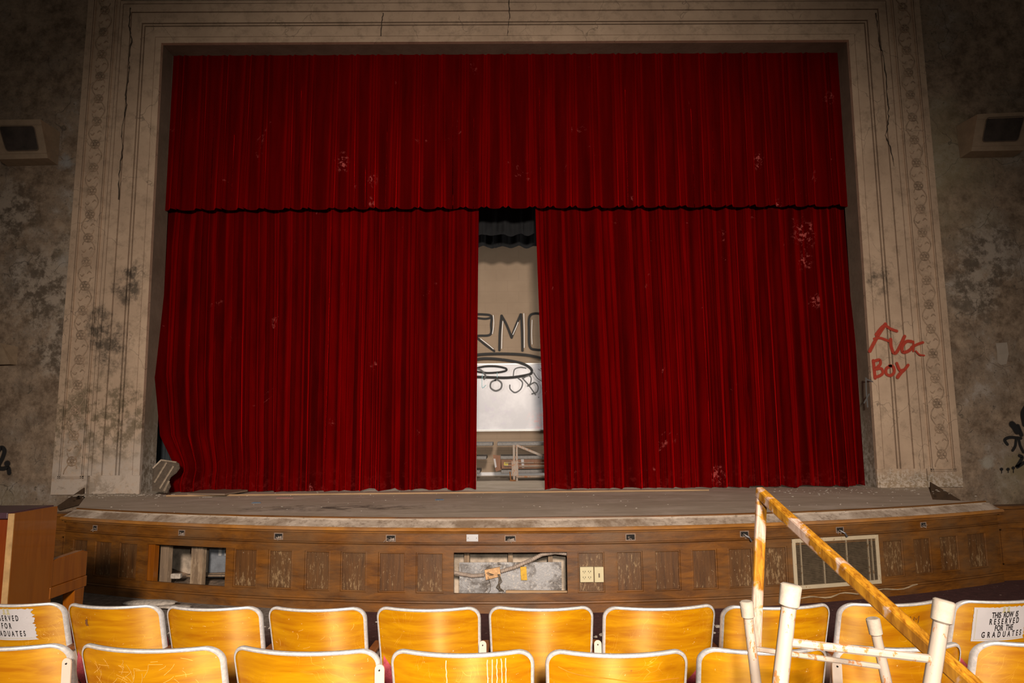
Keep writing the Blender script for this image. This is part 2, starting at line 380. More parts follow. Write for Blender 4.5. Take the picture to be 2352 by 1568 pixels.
black_paint = m_paint('black_spray_paint', (.010, .009, .009)); red_paint = m_paint('red_spray_paint', (.42, .040, .016)); white_paint = m_paint('white_spray_paint', (.75, .74, .74), .4)
teal_paint = m_paint('teal_marker', (.25, .50, .55), .3); grey_paint = m_paint('faded_black_paint', (.10, .10, .10), .4)
dark_m = simple('dark_void', (.008, .007, .006), .9)
black_cloth = simple('black_cloth', (.014, .015, .017), .8, 0, .3, 3, .1, .2)
red_fabric = simple('red_fabric', (.50, .075, .10), .9, 0, .35, 60, .3)
old_wood = m_wood('rough_lumber', (.12, .075, .042), (.34, .235, .145), (.20, .15, .11), 'z', .8, (.40, .30, .2), .52)
new_wood = m_wood('pine_batten', (.38, .24, .12), (.52, .34, .19), (.30, .19, .1), 'x', .7)
concrete = simple('dusty_concrete', (.50, .41, .32), .95, 0, .5, 7, .6)
dirt_m = simple('dirt', (.24, .17, .12), 1, 0, .7, 12, 1)
chip_m = simple('plaster_chips', (.42, .37, .32), .9, 0, .4, 40)
grey_bar = simple('grey_laminate_edge', (.16, .155, .15), .5, 0, .3, 30)
brown_ply = m_wood('brown_plywood', (.16, .06, .025), (.28, .12, .06), (.2, .1, .05), 'z', .6)
paper_m = simple('white_paper', (.48, .465, .48), .7, 0, .05, 8)
ink_m = simple('black_ink', (.012, .01, .01), .6)
gold_ink = simple('faded_gold_ink', (.42, .38, .22), .6)
piano_m = m_wood('piano_veneer', (.15, .036, .002), (.28, .083, .004), (.22, .072, .005), 'z', .3, None, sc=.9, coat=.3)
piano_red = m_wood('piano_polished_back', (.11, .018, .004), (.20, .045, .008), (.16, .03, .006), 'z', .18, None, coat=.6)
piano_edge = simple('piano_edge_band', (.34, .21, .09), .5)
piano_lid_m = simple('dark_lid', (.05, .025, .035), .35)

# ------------------------------------------------------------------ setting
Y0 = 9.15        # wall plane
SZ = .80         # stage floor
def struct(mb, name, mat, **k): return tag(mb.build(name, mat, **k), kind='structure')
m = MB()
def zfl(y): return 0.0 if y > 3.3 else min(.14, (3.3-y)*.06)
ys = [-2, 0, 1.0, 2.0, 2.7, 3.3, 4.5, 6, 8.2, 9.15]
m.grid(lambda u, v: Vector((-9+18*u, ys[min(9, int(round(v*9)))], zfl(ys[min(9, int(round(v*9)))]))), 2, 10)
struct(m, 'floor', floor_m)
TAP = [(-4.885, -4.82), (4.90, 4.845)]
ZT = CZ + 5.472
m = MB(); m.box((-9.5, Y0, 0), (-4.95, Y0+.33, 8.8)); m.box((4.95, Y0, 0), (9.5, Y0+.33, 8.8)); m.box((-4.95, Y0, ZT+.05), (4.95, Y0+.33, 8.8))
struct(m, 'wall_front', wall_m)
YB = 12.2
m = MB(); m.box((-7, YB, 0), (7, YB+.2, 8)); struct(m, 'wall_back', block_m)
m = MB(); m.box((-7, Y0+.33, 0), (-6.8, YB, 8)); struct(m, 'wall_left', block_m)
m = MB(); m.box((6.8, Y0+.33, 0), (7, YB, 8)); struct(m, 'wall_right', block_m)
m = MB(); m.box((-6.8, YB-.03, SZ), (6.8, YB, SZ+.055)); struct(m, 'baseboard_back', simple('white_skirting', (.6, .6, .62), .5, 0, .05))

# ------------------------------------------------------------------ proscenium frame
pro = thing('proscenium_frame', 'moulded beige plaster frame with scroll ornament strips around the red stage curtains', 'proscenium frame', (0, Y0, SZ))
prof = [(0, .0), (0, .06), (.085, .06), (.088, .038), (.094, .038), (.097, .052), (.25, .05), (.254, .0), (.268, .0), (.272, .048), (.292, .048), (.295, .0), (.309, .0), (.313, .05), (.330, .050), (.332, .042), (.47, .042), (.473, .002), (.482, .002), (.486, .048), (.60, .048), (.603, .015), (.612, .015), (.616, .04), (.655, .04), (.66, .0)]
def frame_pt(side, d, p, z):
    i = 0 if side < 0 else 1; xt, xb = TAP[i]
    k = max(0, 1-d/.66); xm = (xt+xb)/2
    x = xm+((xb-xt)*(1-(z-SZ)/(ZT-SZ))+xt-xm)*k if True else xm
    return Vector((x+side*d, Y0-p, z))
m = MB(); vs = []; 
for d, p in prof:
    zc = ZT+d
    vs += [frame_pt(-1, d, p, SZ+.24), frame_pt(-1, d, p, 3), frame_pt(-1, d, p, zc), frame_pt(1, d, p, zc), frame_pt(1, d, p, 3), frame_pt(1, d, p, SZ+.24)]
n = len(prof)
fs = [(i*6+k, i*6+k+1, (i+1)*6+k+1, (i+1)*6+k) for i in range(n-1) for k in range(5)]
m.add(vs, fs); m.build('architrave', frame_m, pro)
for s in (-1, 1):
    m = MB(); a = frame_pt(s, 0, 0, SZ).x
    b = a+s*.655
    m.box((min(a, b), Y0-.052, SZ-.0), (max(a, b), Y0, SZ+.245)); 
    if s > 0: m.box((a+.02, Y0-.072, SZ), (b, Y0-.052, SZ+.085))
    m.build('plinth', frame_m, pro, bevel=.006)
# reveal: jambs and soffit
YR = 9.5
m = MB(); A = [frame_pt(-1, 0, 0, SZ), frame_pt(-1, 0, 0, ZT), frame_pt(1, 0, 0, ZT), frame_pt(1, 0, 0, SZ)]
Bk = [Vector((p.x, YR, p.z)) for p in A]; Bo = [Vector((p.x+(-.3 if p.x < 0 else .3), YR, p.z+(.3 if p.z > 3 else 0))) for p in A]
m.add(A+Bk+Bo, [(0, 4, 5, 1), (1, 5, 6, 2), (2, 6, 7, 3), (4, 8, 9, 5), (5, 9, 10, 6), (6, 10, 11, 7)]); m.build('reveal', reveal_m, pro)
# ornament strips
def rosette(m, c, r):
    m.tube([c+Vector((r*cos(t*pi/9), -.004, r*sin(t*pi/9))) for t in range(19)], .006, 5, False)
    for k in range(6):
        a = k*pi/3; q = c+Vector((cos(a)*r*.55, -.004, sin(a)*r*.55))
        m.tube([q+Vector((cos(a+t)*.030*(.9), -.003, sin(a+t)*.024)) for t in [i*pi/3 for i in range(7)]], .005, 4, False)
    m.tube([c+Vector((0, -.014, 0)), c+Vector((0, .0, 0))], .018, 8)
for s in (-1, 1):
    x0 = s*5.60; x1 = s*5.86
    m = MB(); lo, hi = min(x0, x1), max(x0, x1)
    zb, zt = SZ+.23, 8.6
    m.box((min(s*5.52, s*5.98), Y0-.03, SZ if s > 0 else SZ), (max(s*5.52, s*5.98), Y0+.01, zt+.1))
    for e in (lo-.035, lo-.012, hi, hi+.023): m.box((e, Y0-.05, zb-.02), (e+.012, Y0-.03, zt))
    for e in (zb-.025, zb-.003): m.box((lo-.035, Y0-.05, e), (hi+.035, Y0-.03, e+.012))
    st = m.build('ornament_strip', frame_m, pro)
    m = MB(); cx = (lo+hi)/2; P = .335; nz = int((zt-zb)/P)
    for k in range(nz):
        zc = zb+.2+k*P
        rosette(m, Vector((cx, Y0-.032, zc)), .062)
        sg = 1 if k % 2 else -1
        m.tube([Vector((cx+sg*.10*cos(t*pi/10), Y0-.034, zc-.167+P*t/10)) for t in range(11)], .007, 5)
        m.tube([Vector((cx-sg*.10*cos(t*pi/10)*(.7), Y0-.034, zc-.10+P*.62*t/10)) for t in range(11)], .005, 5)
        for q in (-1, 1):
            m.tube([Vector((cx+q*.02+q*.06*t/5, Y0-.034, zc+.167+q*.03*sin(t*.6))) for t in range(6)], .009, 5, taper=[.003, .009, .011, .009, .006, .002])
    m.build('scroll_relief', relief_m, st, smooth=True)

for pts in ([(300, 18), (297, 60), (303, 90), (295, 135), (298, 160), (288, 215), (291, 240), (279, 300), (281, 340), (274, 400), (272, 470)], [(2012, 30), (2018, 70), (2022, 105), (2030, 130), (2036, 190), (2041, 250), (2040, 285), (2034, 310), (2046, 342), (2054, 390)], [(1168, 0), (1170, 40), (1166, 80), (1165, 97)], [(880, 30), (876, 60), (873, 97)]):
    m = MB(); q = []
    for a, b in zip(pts, pts[1:]):
        for k in range(6):
            t_ = k/6; q.append(at(a[0]+(b[0]-a[0])*t_+random.uniform(-1.3, 1.3), a[1]+(b[1]-a[1])*t_, Y0-.05))
    m.tube(q, .006, 5, taper=[random.uniform(.002, .010) for _ in q]); m.build('crack', crack_m, pro)
# ------------------------------------------------------------------ speaker boxes on the walls
def speaker(name, label, F, Wl, hole):
    """F: front quad px (tl,tr,br,bl), Wl: wall quad px; fronts tilt down"""
    t = thing(name, label, 'speaker box', (at(*Wl[3], Y0).x, Y0, at(*Wl[3], Y0).z), group=None)
    yt, yb = Y0-.38, Y0-.22
    f = [at(*F[0], yt), at(*F[1], yt), at(*F[2], yb), at(*F[3], yb)]
    w = [at(*p, Y0-.002) for p in Wl]
    m = MB(); m.add(f+w, [(0, 3, 2, 1), (0, 1, 5, 4), (1, 2, 6, 5), (2, 3, 7, 6), (3, 0, 4, 7)])
    # front face plank seams
    nrm = (f[1]-f[0]).cross(f[3]-f[0]).normalized()
    if nrm.y > 0: nrm = -nrm
    for k in (.13, .86):
        a = f[0].lerp(f[3], k); b = f[1].lerp(f[2], k); m.bar(a+nrm*.002, b+nrm*.002, .006, .01)
    m.build('cabinet', simple('speaker_cabinet', (.34, .25, .17), .7, 0, .15, 8, .1), t)
    def on(u, v): return f[0].lerp(f[1], u).lerp(f[3].lerp(f[2], u), v)
    u0, u1, v0, v1 = hole; r = .05
    out = []
    for (cu, cv, a0) in ((u1-r, v0+r, -90), (u1-r, v1-r, 0), (u0+r, v1-r, 90), (u0+r, v0+r, 180)):
        for k in range(5):
            a = radians(a0+k*22.5); out.append(on(cu+r*cos(a), cv+r*1.6*sin(a)))
    m = MB(); m.prism([p+nrm*.004 for p in out], -nrm*.003); m.build('grille_cloth', simple('speaker_cloth', (.05, .038, .032), .9, 0, .4, 5), t)
    m = MB(); m.tube([p+nrm*.004 for p in out+[out[0]]], .007, 5, False); m.build('trim', simple('cabinet_trim', (.14, .10, .07), .7), t)
speaker('speaker_box', 'tapered wooden speaker box high on the left plaster wall', [(-35, 275), (93, 274), (110, 363), (-5, 366)], [(-20, 306), (138, 303), (133, 379), (18, 382)], (.22, .86, .2, .76))
speaker('speaker_box', 'tapered wooden speaker box with dark opening high on the right plaster wall', [(2245, 262), (2378, 256), (2352, 345), (2231, 347)], [(2196, 290), (2412, 285), (2326, 361), (2205, 363)], (.17, .83, .14, .72))
# small tapered bracket at the far left
t = thing('wall_sconce', 'small tapered wooden wall box at the far left edge of the plaster wall', 'wall box', tuple(at(20, 838, Y0)))
a = [at(-40, 784, Y0), at(41, 796, Y0), at(39, 838, Y0), at(-30, 838, Y0)]; b = [at(-60, 788, Y0-.2), at(2, 788, Y0-.2), at(24, 836, Y0-.1), at(-40, 838, Y0-.1)]
m = MB(); m.add(b+a, [(0, 3, 2, 1), (0, 1, 5, 4), (1, 2, 6, 5), (2, 3, 7, 6), (3, 0, 4, 7)]); m.build('cabinet', simple('sconce_wood', (.30, .22, .145), .8, 0, .2, 10, .1), t)
# paper scrap and bare patch right wall
m = MB(); pts = [(2287, 788), (2313, 786), (2317, 812), (2312, 836), (2299, 838), (2291, 832), (2290, 806)]
m.prism([at(x, y, Y0-.004) for x, y in pts], (0, .003, 0)); tag(m.build('torn_paper', simple('old_paper', (.34, .29, .24), .9, 0, .1, 9)), 'torn pale paper scrap stuck on the right plaster wall', 'paper scrap')
# dark triangular boards (stair skirts) where the stage meets the side walls
for nm, lab, pts in (('stair_skirt', 'dark triangular stair board at the left foot of the proscenium', [(192, 1120), (192, 1156), (135, 1172), (131, 1162)]),
                     ('stair_skirt', 'dark triangular stair board at the right foot of the proscenium', [(2138, 1107), (2138, 1156), (2215, 1166), (2206, 1148)])):
    m = MB(); m.prism([at(x, y, Y0-.055) for x, y in pts], (0, .05, 0)); tag(m.build(nm, simple('dark_skirt_wood', (.055, .03, .014), .6, 0, .3, 9)), lab, 'stair board')

# ------------------------------------------------------------------ stage
CX, CY, RR = .3173, 17.785, 11.545
def P(s, o, z):
    a = s/RR; r = RR+o; return Vector((CX+r*sin(a), CY-r*cos(a), z))
def s_of(px, py=1315, o=0):
    d = ray(px, py); a = d.x*d.x+d.y*d.y; b = -2*(d.x*CX+d.y*CY); c = CX*CX+CY*CY-(RR+o)**2
    t = (-b-sqrt(b*b-4*a*c))/(2*a); return atan2(d.x*t-CX, CY-d.y*t)*RR
S0, S1 = -5.12, 4.93
stage = thing('stage', 'curved panelled oak stage apron with dusty board floor below the red curtains', 'stage', (CX, 6.3, 0))
def sweep(profile, s0, s1, name, mat, n=None, parent=stage, closed=True, smooth=False, bevel=0):
    n = n or max(2, int((s1-s0)/.12)+1); m = MB(); k = len(profile)
    vs = [P(s0+(s1-s0)*i/(n-1), o, z) for i in range(n) for o, z in profile]
    fs = [(i*k+j, (i+1)*k+j, (i+1)*k+(j+1) % k, i*k+(j+1) % k) for i in range(n-1) for j in range(k if closed else k-1)]
    if closed: fs += [tuple(range(k)), tuple((n-1)*k+j for j in range(k))[::-1]]
    m.add(vs, fs); return m.build(name, mat, parent, bevel=bevel, smooth=smooth)
# floor boards
m = MB(); pts = [P(S0+(S1-S0)*i/60, -.10, SZ) for i in range(61)]
back = [atz(2142, 1147, SZ), Vector((at(2134, 1141, Y0).x, Y0, SZ)), Vector((at(2134, 1141, Y0).x, Y0+.01, SZ)), Vector((6.8, Y0+.33, SZ)), Vector((6.8, YB, SZ)), Vector((-6.8, YB, SZ)), Vector((-6.8, Y0+.33, SZ)), Vector((at(200, 1137, Y0).x, Y0+.01, SZ)), Vector((at(200, 1137, Y0).x, Y0, SZ)), atz(192, 1146, SZ)]
top = pts+back; m.prism([p-Vector((0, 0, .05)) for p in top], (0, 0, .05)); m.build('floor_boards', stage_m, stage)
sweep([(-.30, .79), (-.105, .792), (-.10, .785), (-.085, .783), (-.08, .790), (-.065, .790), (-.06, .783), (.035, .737), (.035, .70), (-.3, .70)], S0, S1, 'ledge', ledge_m)
sweep([(-.05, .736), (.035, .736), (.05, .732), (.058, .722), (.055, .708), (.045, .70), (.028, .694), (.022, .684), (.0, .680), (-.05, .68)], S0-.02, S1+.03, 'nosing', nose_m, smooth='auto')
sweep([(-.02, .684), (0, .684), (0, .600), (-.02, .600)], S0, S1, 'frieze_board', rail_m)
sweep([(-.02, .600), (.018, .598), (.022, .590), (.012, .582), (.0, .578), (-.02, .578)], S0, S1, 'moulding', rail_m)
sweep([(-.025, .578), (0, .578), (0, .516), (-.025, .516)], S0, S1, 'top_rail', rail_m)
sweep([(-.025, .165), (0, .165), (0, .100), (-.025, .100)], S0, S1, 'bottom_rail', rail_m)
sweep([(-.025, .100), (.014, .098), (.020, .085), (.008, .075), (.010, .0), (-.025, 0)], S0, S1, 'base_board', rail_m)
panels = [(-5.0, .24), (-4.66, .25), (-4.31, .25), (-2.93, .25), (-2.565, .245), (-2.20, .245), (-1.852, .245), (-1.498, .25), (-1.152, .25)]
panels += [(.286+.3455*k, .24) for k in range(6)]+[(3.30, .25), (3.675, .235), (4.02, .27), (4.42, .30)]
opens = [(s_of(333), s_of(517)), (s_of(1042), s_of(1303)), (2.329, 3.225)]
spans = sorted([(a, a+w) for a, w in panels]+opens)
prev = S0
for a, b in spans+[(S1, S1)]:
    if a > prev+.01:
        c0, c1 = prev, a
        sweep([(-.025, .516), (0, .516), (0, .165), (-.025, .165)], c0, c1, 'stile', rail_m, n=4)
    prev = b
for a, w in panels:
    b = a+w
    pn = sweep([(-.035, .52), (-.022, .52), (-.022, .16), (-.035, .16)], a-.01, b+.01, 'panel', dpanel_m, n=4)
    m = MB(); g = .014
    for (s0, s1, z0, z1) in ((a, b, .516-g, .516), (a, b, .165, .165+g), (a, a+g, .165, .516), (b-g, b, .165, .516)):
        q = [P(s0, -.004, z0), P(s1, -.004, z0), P(s1, -.022, z0), P(s0, -.022, z0), P(s0, -.004, z1), P(s1, -.004, z1), P(s1, -.022, z1), P(s0, -.022, z1)]
        m.hexa(q)
    m.build('panel_bead', rail_m, pn, bevel=.004)
# loose stile in left opening, studs and joists behind
so = s_of(333)
for px0, px1, o, mt in ((335, 352, -.03, piano_m), (365, 384, -.16, old_wood), (437, 463, -.16, old_wood), (1066, 1078, -.2, old_wood), (1167, 1178, -.2, old_wood), (1259, 1270, -.2, old_wood)):
    a, b = s_of(px0, 1315, o), s_of(px1, 1315, o)
    m = MB(); m.hexa([P(a, o, .0), P(b, o, 0), P(b, o-.06, 0), P(a, o-.06, 0), P(a, o, .72), P(b, o, .72), P(b, o-.06, .72), P(a, o-.06, .72)])
    m.build('stud', mt, stage, bevel=.003)
# foundation wall and dirt below the stage
n = 24
for seg in (range(0, 8), range(8, 15), range(15, 24)):
  m = MB()
  for i in seg:
      a = S0+.05+(S1-S0-.1)*i/n; b = S0+.05+(S1-S0-.1)*(i+1)/n
      o0 = -.42 if 8 <= i < 15 else -.75
      m.hexa([P(a, o0, 0), P(b, o0, 0), P(b, o0-.1, 0), P(a, o0-.1, 0), P(a, o0, .74), P(b, o0, .74), P(b, o0-.1, .74), P(a, o0-.1, .74)])
  m.build('foundation_wall', concrete, stage)
m = MB(); m.grid(lambda u, v: P(S0+.1+(S1-S0-.2)*u, -.03-1.1*v, .02+.14*v*(.6+.4*sin(u*37)*cos(v*9))+random.uniform(0, .02)), 80, 10); m.build('dirt_fill', dirt_m, stage)
m = MB(); m.bar(P(-3.8, -.2, .70), P(-3.3, -.5, .715), .16, .01, (0, 0, 1)); m.bar(P(-3.3, -.3, .70), P(-2.95, -.15, .66), .1, .01); m.build('loose_sheet', simple('pale_sheet', (.42, .43, .45), .6), stage)
sweep([(-.125, .795), (-.125, .806), (-.112, .809), (-.098, .806), (-.095, .795)], S0, S1, 'edge_strip', rail_m)
# side parapets
for sg in (-1, 1):
    e = P(S1 if sg > 0 else S0, 0, 0); x0 = e.x; y0 = e.y+.05
    m = MB()
    def pp(t, dy, z): return Vector((x0+sg*t*3.6, y0+t*.55+dy, z))
    m.hexa([pp(0, 0, 0), pp(1, 0, 0), pp(1, .12, 0), pp(0, .12, 0), pp(0, 0, .73), pp(1, 0, .73), pp(1, .12, .73), pp(0, .12, .73)])
    for z0, z1, d in ((.725, .755, -.03), (.585, .60, -.018), (.0, .09, -.015)):
        m.hexa([pp(0, d, z0), pp(1, d, z0), pp(1, .13, z0), pp(0, .13, z0), pp(0, d, z1), pp(1, d, z1), pp(1, .13, z1), pp(0, .13, z1)])
    for k in range(9):
        a = (.05+k*.39)/3.6; b = a+.28/3.6
        for (u0, u1, z0, z1) in ((a, b, .505, .52), (a, b, .16, .175), (a, a+.004, .16, .52), (b-.004, b, .16, .52)):
            m.hexa([pp(u0, -.012, z0), pp(u1, -.012, z0), pp(u1, .0, z0), pp(u0, .0, z0), pp(u0, -.012, z1), pp(u1, -.012, z1), pp(u1, 0, z1), pp(u0, 0, z1)])
    m.build('side_parapet', rail_m, stage)
    # steps going down behind the parapet
    m = MB()
    for k in range(4):
        xa = x0+sg*(.55+k*.3); z = SZ-.17*(k+1)
        m.box((min(xa, xa+sg*.3), y0+.75, 0), (max(xa, xa+sg*.3), Y0-.06, z))
    m.build('side_steps', rail_m, stage)
# footlight socket boxes along the frieze
def boxrim(s, z, w, h, filled=False):
    m = MB(); g = .008
    for (a, b, c, d) in ((s-w/2-g, s+w/2+g, z+h/2, z+h/2+g), (s-w/2-g, s+w/2+g, z-h/2-g, z-h/2), (s-w/2-g, s-w/2, z-h/2, z+h/2), (s+w/2, s+w/2+g, z-h/2, z+h/2)):
        m.hexa([P(a, .004, c), P(b, .004, c), P(b, -.005, c), P(a, -.005, c), P(a, .004, d), P(b, .004, d), P(b, -.005, d), P(a, -.005, d)])
    r = m.build('socket_rim', simple('box_steel', (.25, .18, .14), .7, .2, .4, 60), stage)
    m = MB(); m.hexa([P(s-w/2, .0015, z-h/2), P(s+w/2, .0015, z-h/2), P(s+w/2, -.005, z-h/2), P(s-w/2, -.005, z-h/2), P(s-w/2, .0015, z+h/2), P(s+w/2, .0015, z+h/2), P(s+w/2, -.005, z+h/2), P(s-w/2, -.005, z+h/2)])
    m.build('dark_hole_plate', dark_m, r)  # flat dark plate inside the rim, the hole's shade put into its colour
    return r
for i, (px, w, h) in enumerate(((217, .05, .04), (417, .06, .04), (640, .075, .045), (898, .075, .045), (1172, .085, .04), (1448, .075, .045), (1710, .07, .04), (1930, .07, .04), (2123, .06, .035))):
    s = s_of(px, 1235); r = boxrim(s, .637, w, h)
    m = MB()
    for k in range(3):
        pth = [P(s-.02+.015*k, .003, .63+.01*sin(k*2))]
        for j in range(5): pth.append(pth[-1]+Vector((random.uniform(-.012, .015), -.004, random.uniform(-.012, .006))))
        m.tube(pth, .0022, 5)
    if i in (1, 2, 3, 4): m.prism([P(s-w*.4, .003, .62), P(s+w*.45, .003, .617), P(s+w*.4, .003, .642), P(s-.004, .003, .630)], (0, -.002, 0))
    m.build('wires', simple('frayed_wire', (.30, .24, .20), .7, 0, .4, 70), r)
    if i in (6, 7):
        m = MB(); m.tube([P(s, .01, .63), P(s+.03, .03, .61), P(s+.05, .035, .575)], .009, 7); m.build('dangling_fitting', simple('dark_fitting', (.10, .10, .11), .4, .3), r)
# blank steel plate
s = s_of(1085, 1240); m = MB(); m.hexa([P(s-.053, .005, .612), P(s+.053, .005, .612), P(s+.053, -.002, .612), P(s-.053, -.002, .612), P(s-.053, .005, .674), P(s+.053, .005, .674), P(s+.053, -.002, .674), P(s-.053, -.002, .674)])
bp = tag(m.build('cover_plate', simple('brushed_plate', (.50, .50, .52), .4, .4, .05), bevel=.002), 'blank grey metal cover plate screwed to the stage frieze', 'cover plate')
m = MB()
for q in (-.038, .038): m.tube([P(s+q, .004, .643), P(s+q, .007, .643)], .003, 8)
m.build('screw', dark_m, bp)
# cream outlet plates
def plate(px0, px1, y0, y1, name, lab, kind):
    a, b = s_of(px0), s_of(px1); dep = .012
    z1 = at(0.5*(px0+px1), y0, P((a+b)/2, dep, 0).y).z; z0 = at(0.5*(px0+px1), y1, P((a+b)/2, dep, 0).y).z
    t = thing(name, lab, 'electrical outlet', tuple(P((a+b)/2, 0, z0)))
    m = MB(); m.hexa([P(a, dep, z0), P(b, dep, z0), P(b, -.022, z0), P(a, -.022, z0), P(a, dep, z1), P(b, dep, z1), P(b, -.022, z1), P(a, -.022, z1)])
    m.build('face_plate', simple('ivory_plastic', (.60, .53, .33), .4, 0, .06, 8), t, bevel=.004)
    zc = (z0+z1)/2; sc = (a+b)/2
    m = MB()
    if kind == 'quad':
        for i in (-1, 1):
            for j in (-1, 1):
                c = (sc+i*(b-a)*.2, zc+j*(z1-z0)*.19)
                for dx in (-.009, .009): m.hexa([P(c[0]+dx-.0022, dep+.002, c[1]-.002), P(c[0]+dx+.0022, dep+.002, c[1]-.002), P(c[0]+dx+.0022, dep-.001, c[1]-.002), P(c[0]+dx-.0022, dep-.001, c[1]-.002), P(c[0]+dx-.0022, dep+.002, c[1]+.009), P(c[0]+dx+.0022, dep+.002, c[1]+.009), P(c[0]+dx+.0022, dep-.001, c[1]+.009), P(c[0]+dx-.0022, dep-.001, c[1]+.009)])
                m.tube([P(c[0], dep-.001, c[1]-.009), P(c[0], dep+.002, c[1]-.009)], .003, 8)
        m.build('socket_slots', dark_m, t)
    else:
        m.hexa([P(sc-.006, dep+.006, zc-.022), P(sc+.006, dep+.006, zc-.022), P(sc+.006, dep-.001, zc-.022), P(sc-.006, dep-.001, zc-.022), P(sc-.006, dep+.003, zc+.012), P(sc+.006, dep+.003, zc+.012), P(sc+.006, dep-.001, zc+.012), P(sc-.006, dep-.001, zc+.012)])
        m.build('toggle', simple('brown_toggle', (.12, .08, .04), .5), t)
plate(1332, 1363, 1302, 1337, 'wall_outlet', 'ivory four socket outlet plate on the stage panel right of the central opening', 'quad')
plate(1365, 1386, 1302, 1337, 'light_switch', 'narrow ivory switch plate beside the four socket outlet on the stage front', 'sw')
# ventilation grille
gv = thing('vent_grille', 'large cream louvred vent grille set in the right stage front', 'vent', tuple(P(2.78, 0, .13)))
def gx(s0, s1, z0, z1, o0, o1, m):
    m.hexa([P(s0, o1, z0), P(s1, o1, z0), P(s1, o0, z0), P(s0, o0, z0), P(s0, o1, z1), P(s1, o1, z1), P(s1, o0, z1), P(s0, o0, z1)])
ga, gb, gz0, gz1 = 2.30, 3.245, .125, .575
m = MB(); g = .035
gx(ga, gb, gz1-g, gz1, 0, .015, m); gx(ga, gb, gz0, gz0+g, 0, .015, m); gx(ga, ga+g, gz0, gz1, 0, .015, m); gx(gb-g, gb, gz0, gz1, 0, .015, m); m.build('frame', cream_m, gv, bevel=.003)
m = MB(); nsl = 27
for k in range(nsl):
    z = gz0+g+(gz1-gz0-2*g)*(k+.5)/nsl
    for j in range(6):
        a = ga+g+(gb-ga-2*g)*j/6; b = ga+g+(gb-ga-2*g)*(j+1)/6
        m.hexa([P(a, .008, z-.004), P(b, .008, z-.004), P(b, -.006, z+.001), P(a, -.006, z+.001), P(a, .008, z-.001), P(b, .008, z-.001), P(b, -.006, z+.004), P(a, -.006, z+.004)])
m.build('louvres', simple('louvre_metal', (.12, .088, .055), .6, 0, .35, 20), gv)
mul_m = m_rusty('mullion_enamel', (.30, .24, .16), (.16, .09, .04), .58)
for k in (.06, .33, .62, .90, .95):
    m = MB(); s = ga+g+(gb-ga-2*g)*k; gx(s-.006, s+.006, gz0+g, gz1-g, -.004, .010, m); m.build('mullion', mul_m, gv)
m = MB(); gx(ga+.01, gb-.01, gz0+.01, gz1-.01, -.09, -.08, m); m.build('dark_backing', dark_m, gv)  # dark sheet behind the slats, shade between them put into its colour

# things inside the centre opening
ts = s_of(1055, 1330, -.11); te = s_of(1290, 1330, -.11)
m = MB(); gx(ts, te, .06, .41, -.115, -.11, m); tag(m.build('sheet_metal_panel', sheet_m), 'dirty galvanised metal sheet standing inside the central stage opening', 'metal sheet')
def Pc(px, py, o):
    s = s_of(px, py, o); q = P(s, o, 0); return at(px, py, q.y)
pth = [Pc(x, y, -.085) for x, y in ((1036, 1313), (1060, 1318), (1085, 1322), (1112, 1320))]
def conduit(pth, lab, r=.019):
    # resample and rib
    L = []; 
    for i in range(len(pth)-1):
        for k in range(14): L.append(pth[i].lerp(pth[i+1], k/14))
    L.append(pth[-1]); m = MB(); m.tube(L, r, 10, True, taper=[r*(1 if i % 2 else .82) for i in range(len(L))])
    tag(m.build('flexible_conduit', simple('conduit_grey', (.36, .29, .24), .6, .1, .3, 40), smooth=False), lab, 'conduit')
conduit(pth, 'ribbed grey conduit left of the junction box in the stage opening')
conduit([Pc(x, y, -.085) for x, y in ((1150, 1312), (1180, 1303), (1215, 1288), (1245, 1273), (1275, 1268), (1308, 1272))], 'ribbed grey conduit rising right from the junction box in the stage opening')
def tilted(name, lab, cat, px, o, mat, th=.02):
    m = MB(); q = [Pc(x, y, o) for x, y in px]; m.prism(q, (0, th, 0)); return tag(m.build(name, mat, bevel=.002), lab, cat)
jb = tilted('junction_box', 'open orange-stained junction box with cut wires inside the central stage opening', 'junction box', [(1113, 1309), (1148, 1302), (1150, 1323), (1116, 1332)], -.075, simple('stained_steel', (.58, .34, .16), .6, 0, .45, 30), .03)
m = MB()
for k in range(4):
    a = Pc(1117+k*2, 1316+k*2, -.073); m.tube([a, a+Vector((.02, -.01, .006)), a+Vector((.045, -.012, -.004+.006*k))], .0025, 5)
m.tube([Pc(x, y, -.07) for x, y in ((1121, 1324), (1126, 1340), (1126, 1355), (1122, 1361))], .0022, 5)
for k in range(7): m.tube([Pc(1145+random.uniform(-2, 3), 1318, -.07), Pc(1145+random.uniform(-5, 9), 1335, -.06), Pc(1143+random.uniform(-5, 12), 1348, -.065), Pc(1142+random.uniform(-4, 16), 1357, -.06)], .003, 5)
m.build('wires', simple('old_wires', (.10, .075, .05), .7, 0, .5, 50), jb)
tilted('yellow_tag', 'small yellow metal box hanging on the sheet in the central stage opening', 'tag', [(1195, 1302), (1209, 1301), (1211, 1332), (1197, 1332)], -.09, simple('yellow_paint', (.62, .36, .02), .5, 0, .3, 30), .015)
tilted('pine_batten', 'pale pine batten lying along the bottom of the central stage opening', 'batten', [(1162, 1356), (1303, 1357), (1303, 1365), (1161, 1365)], -.07, new_wood, .03)
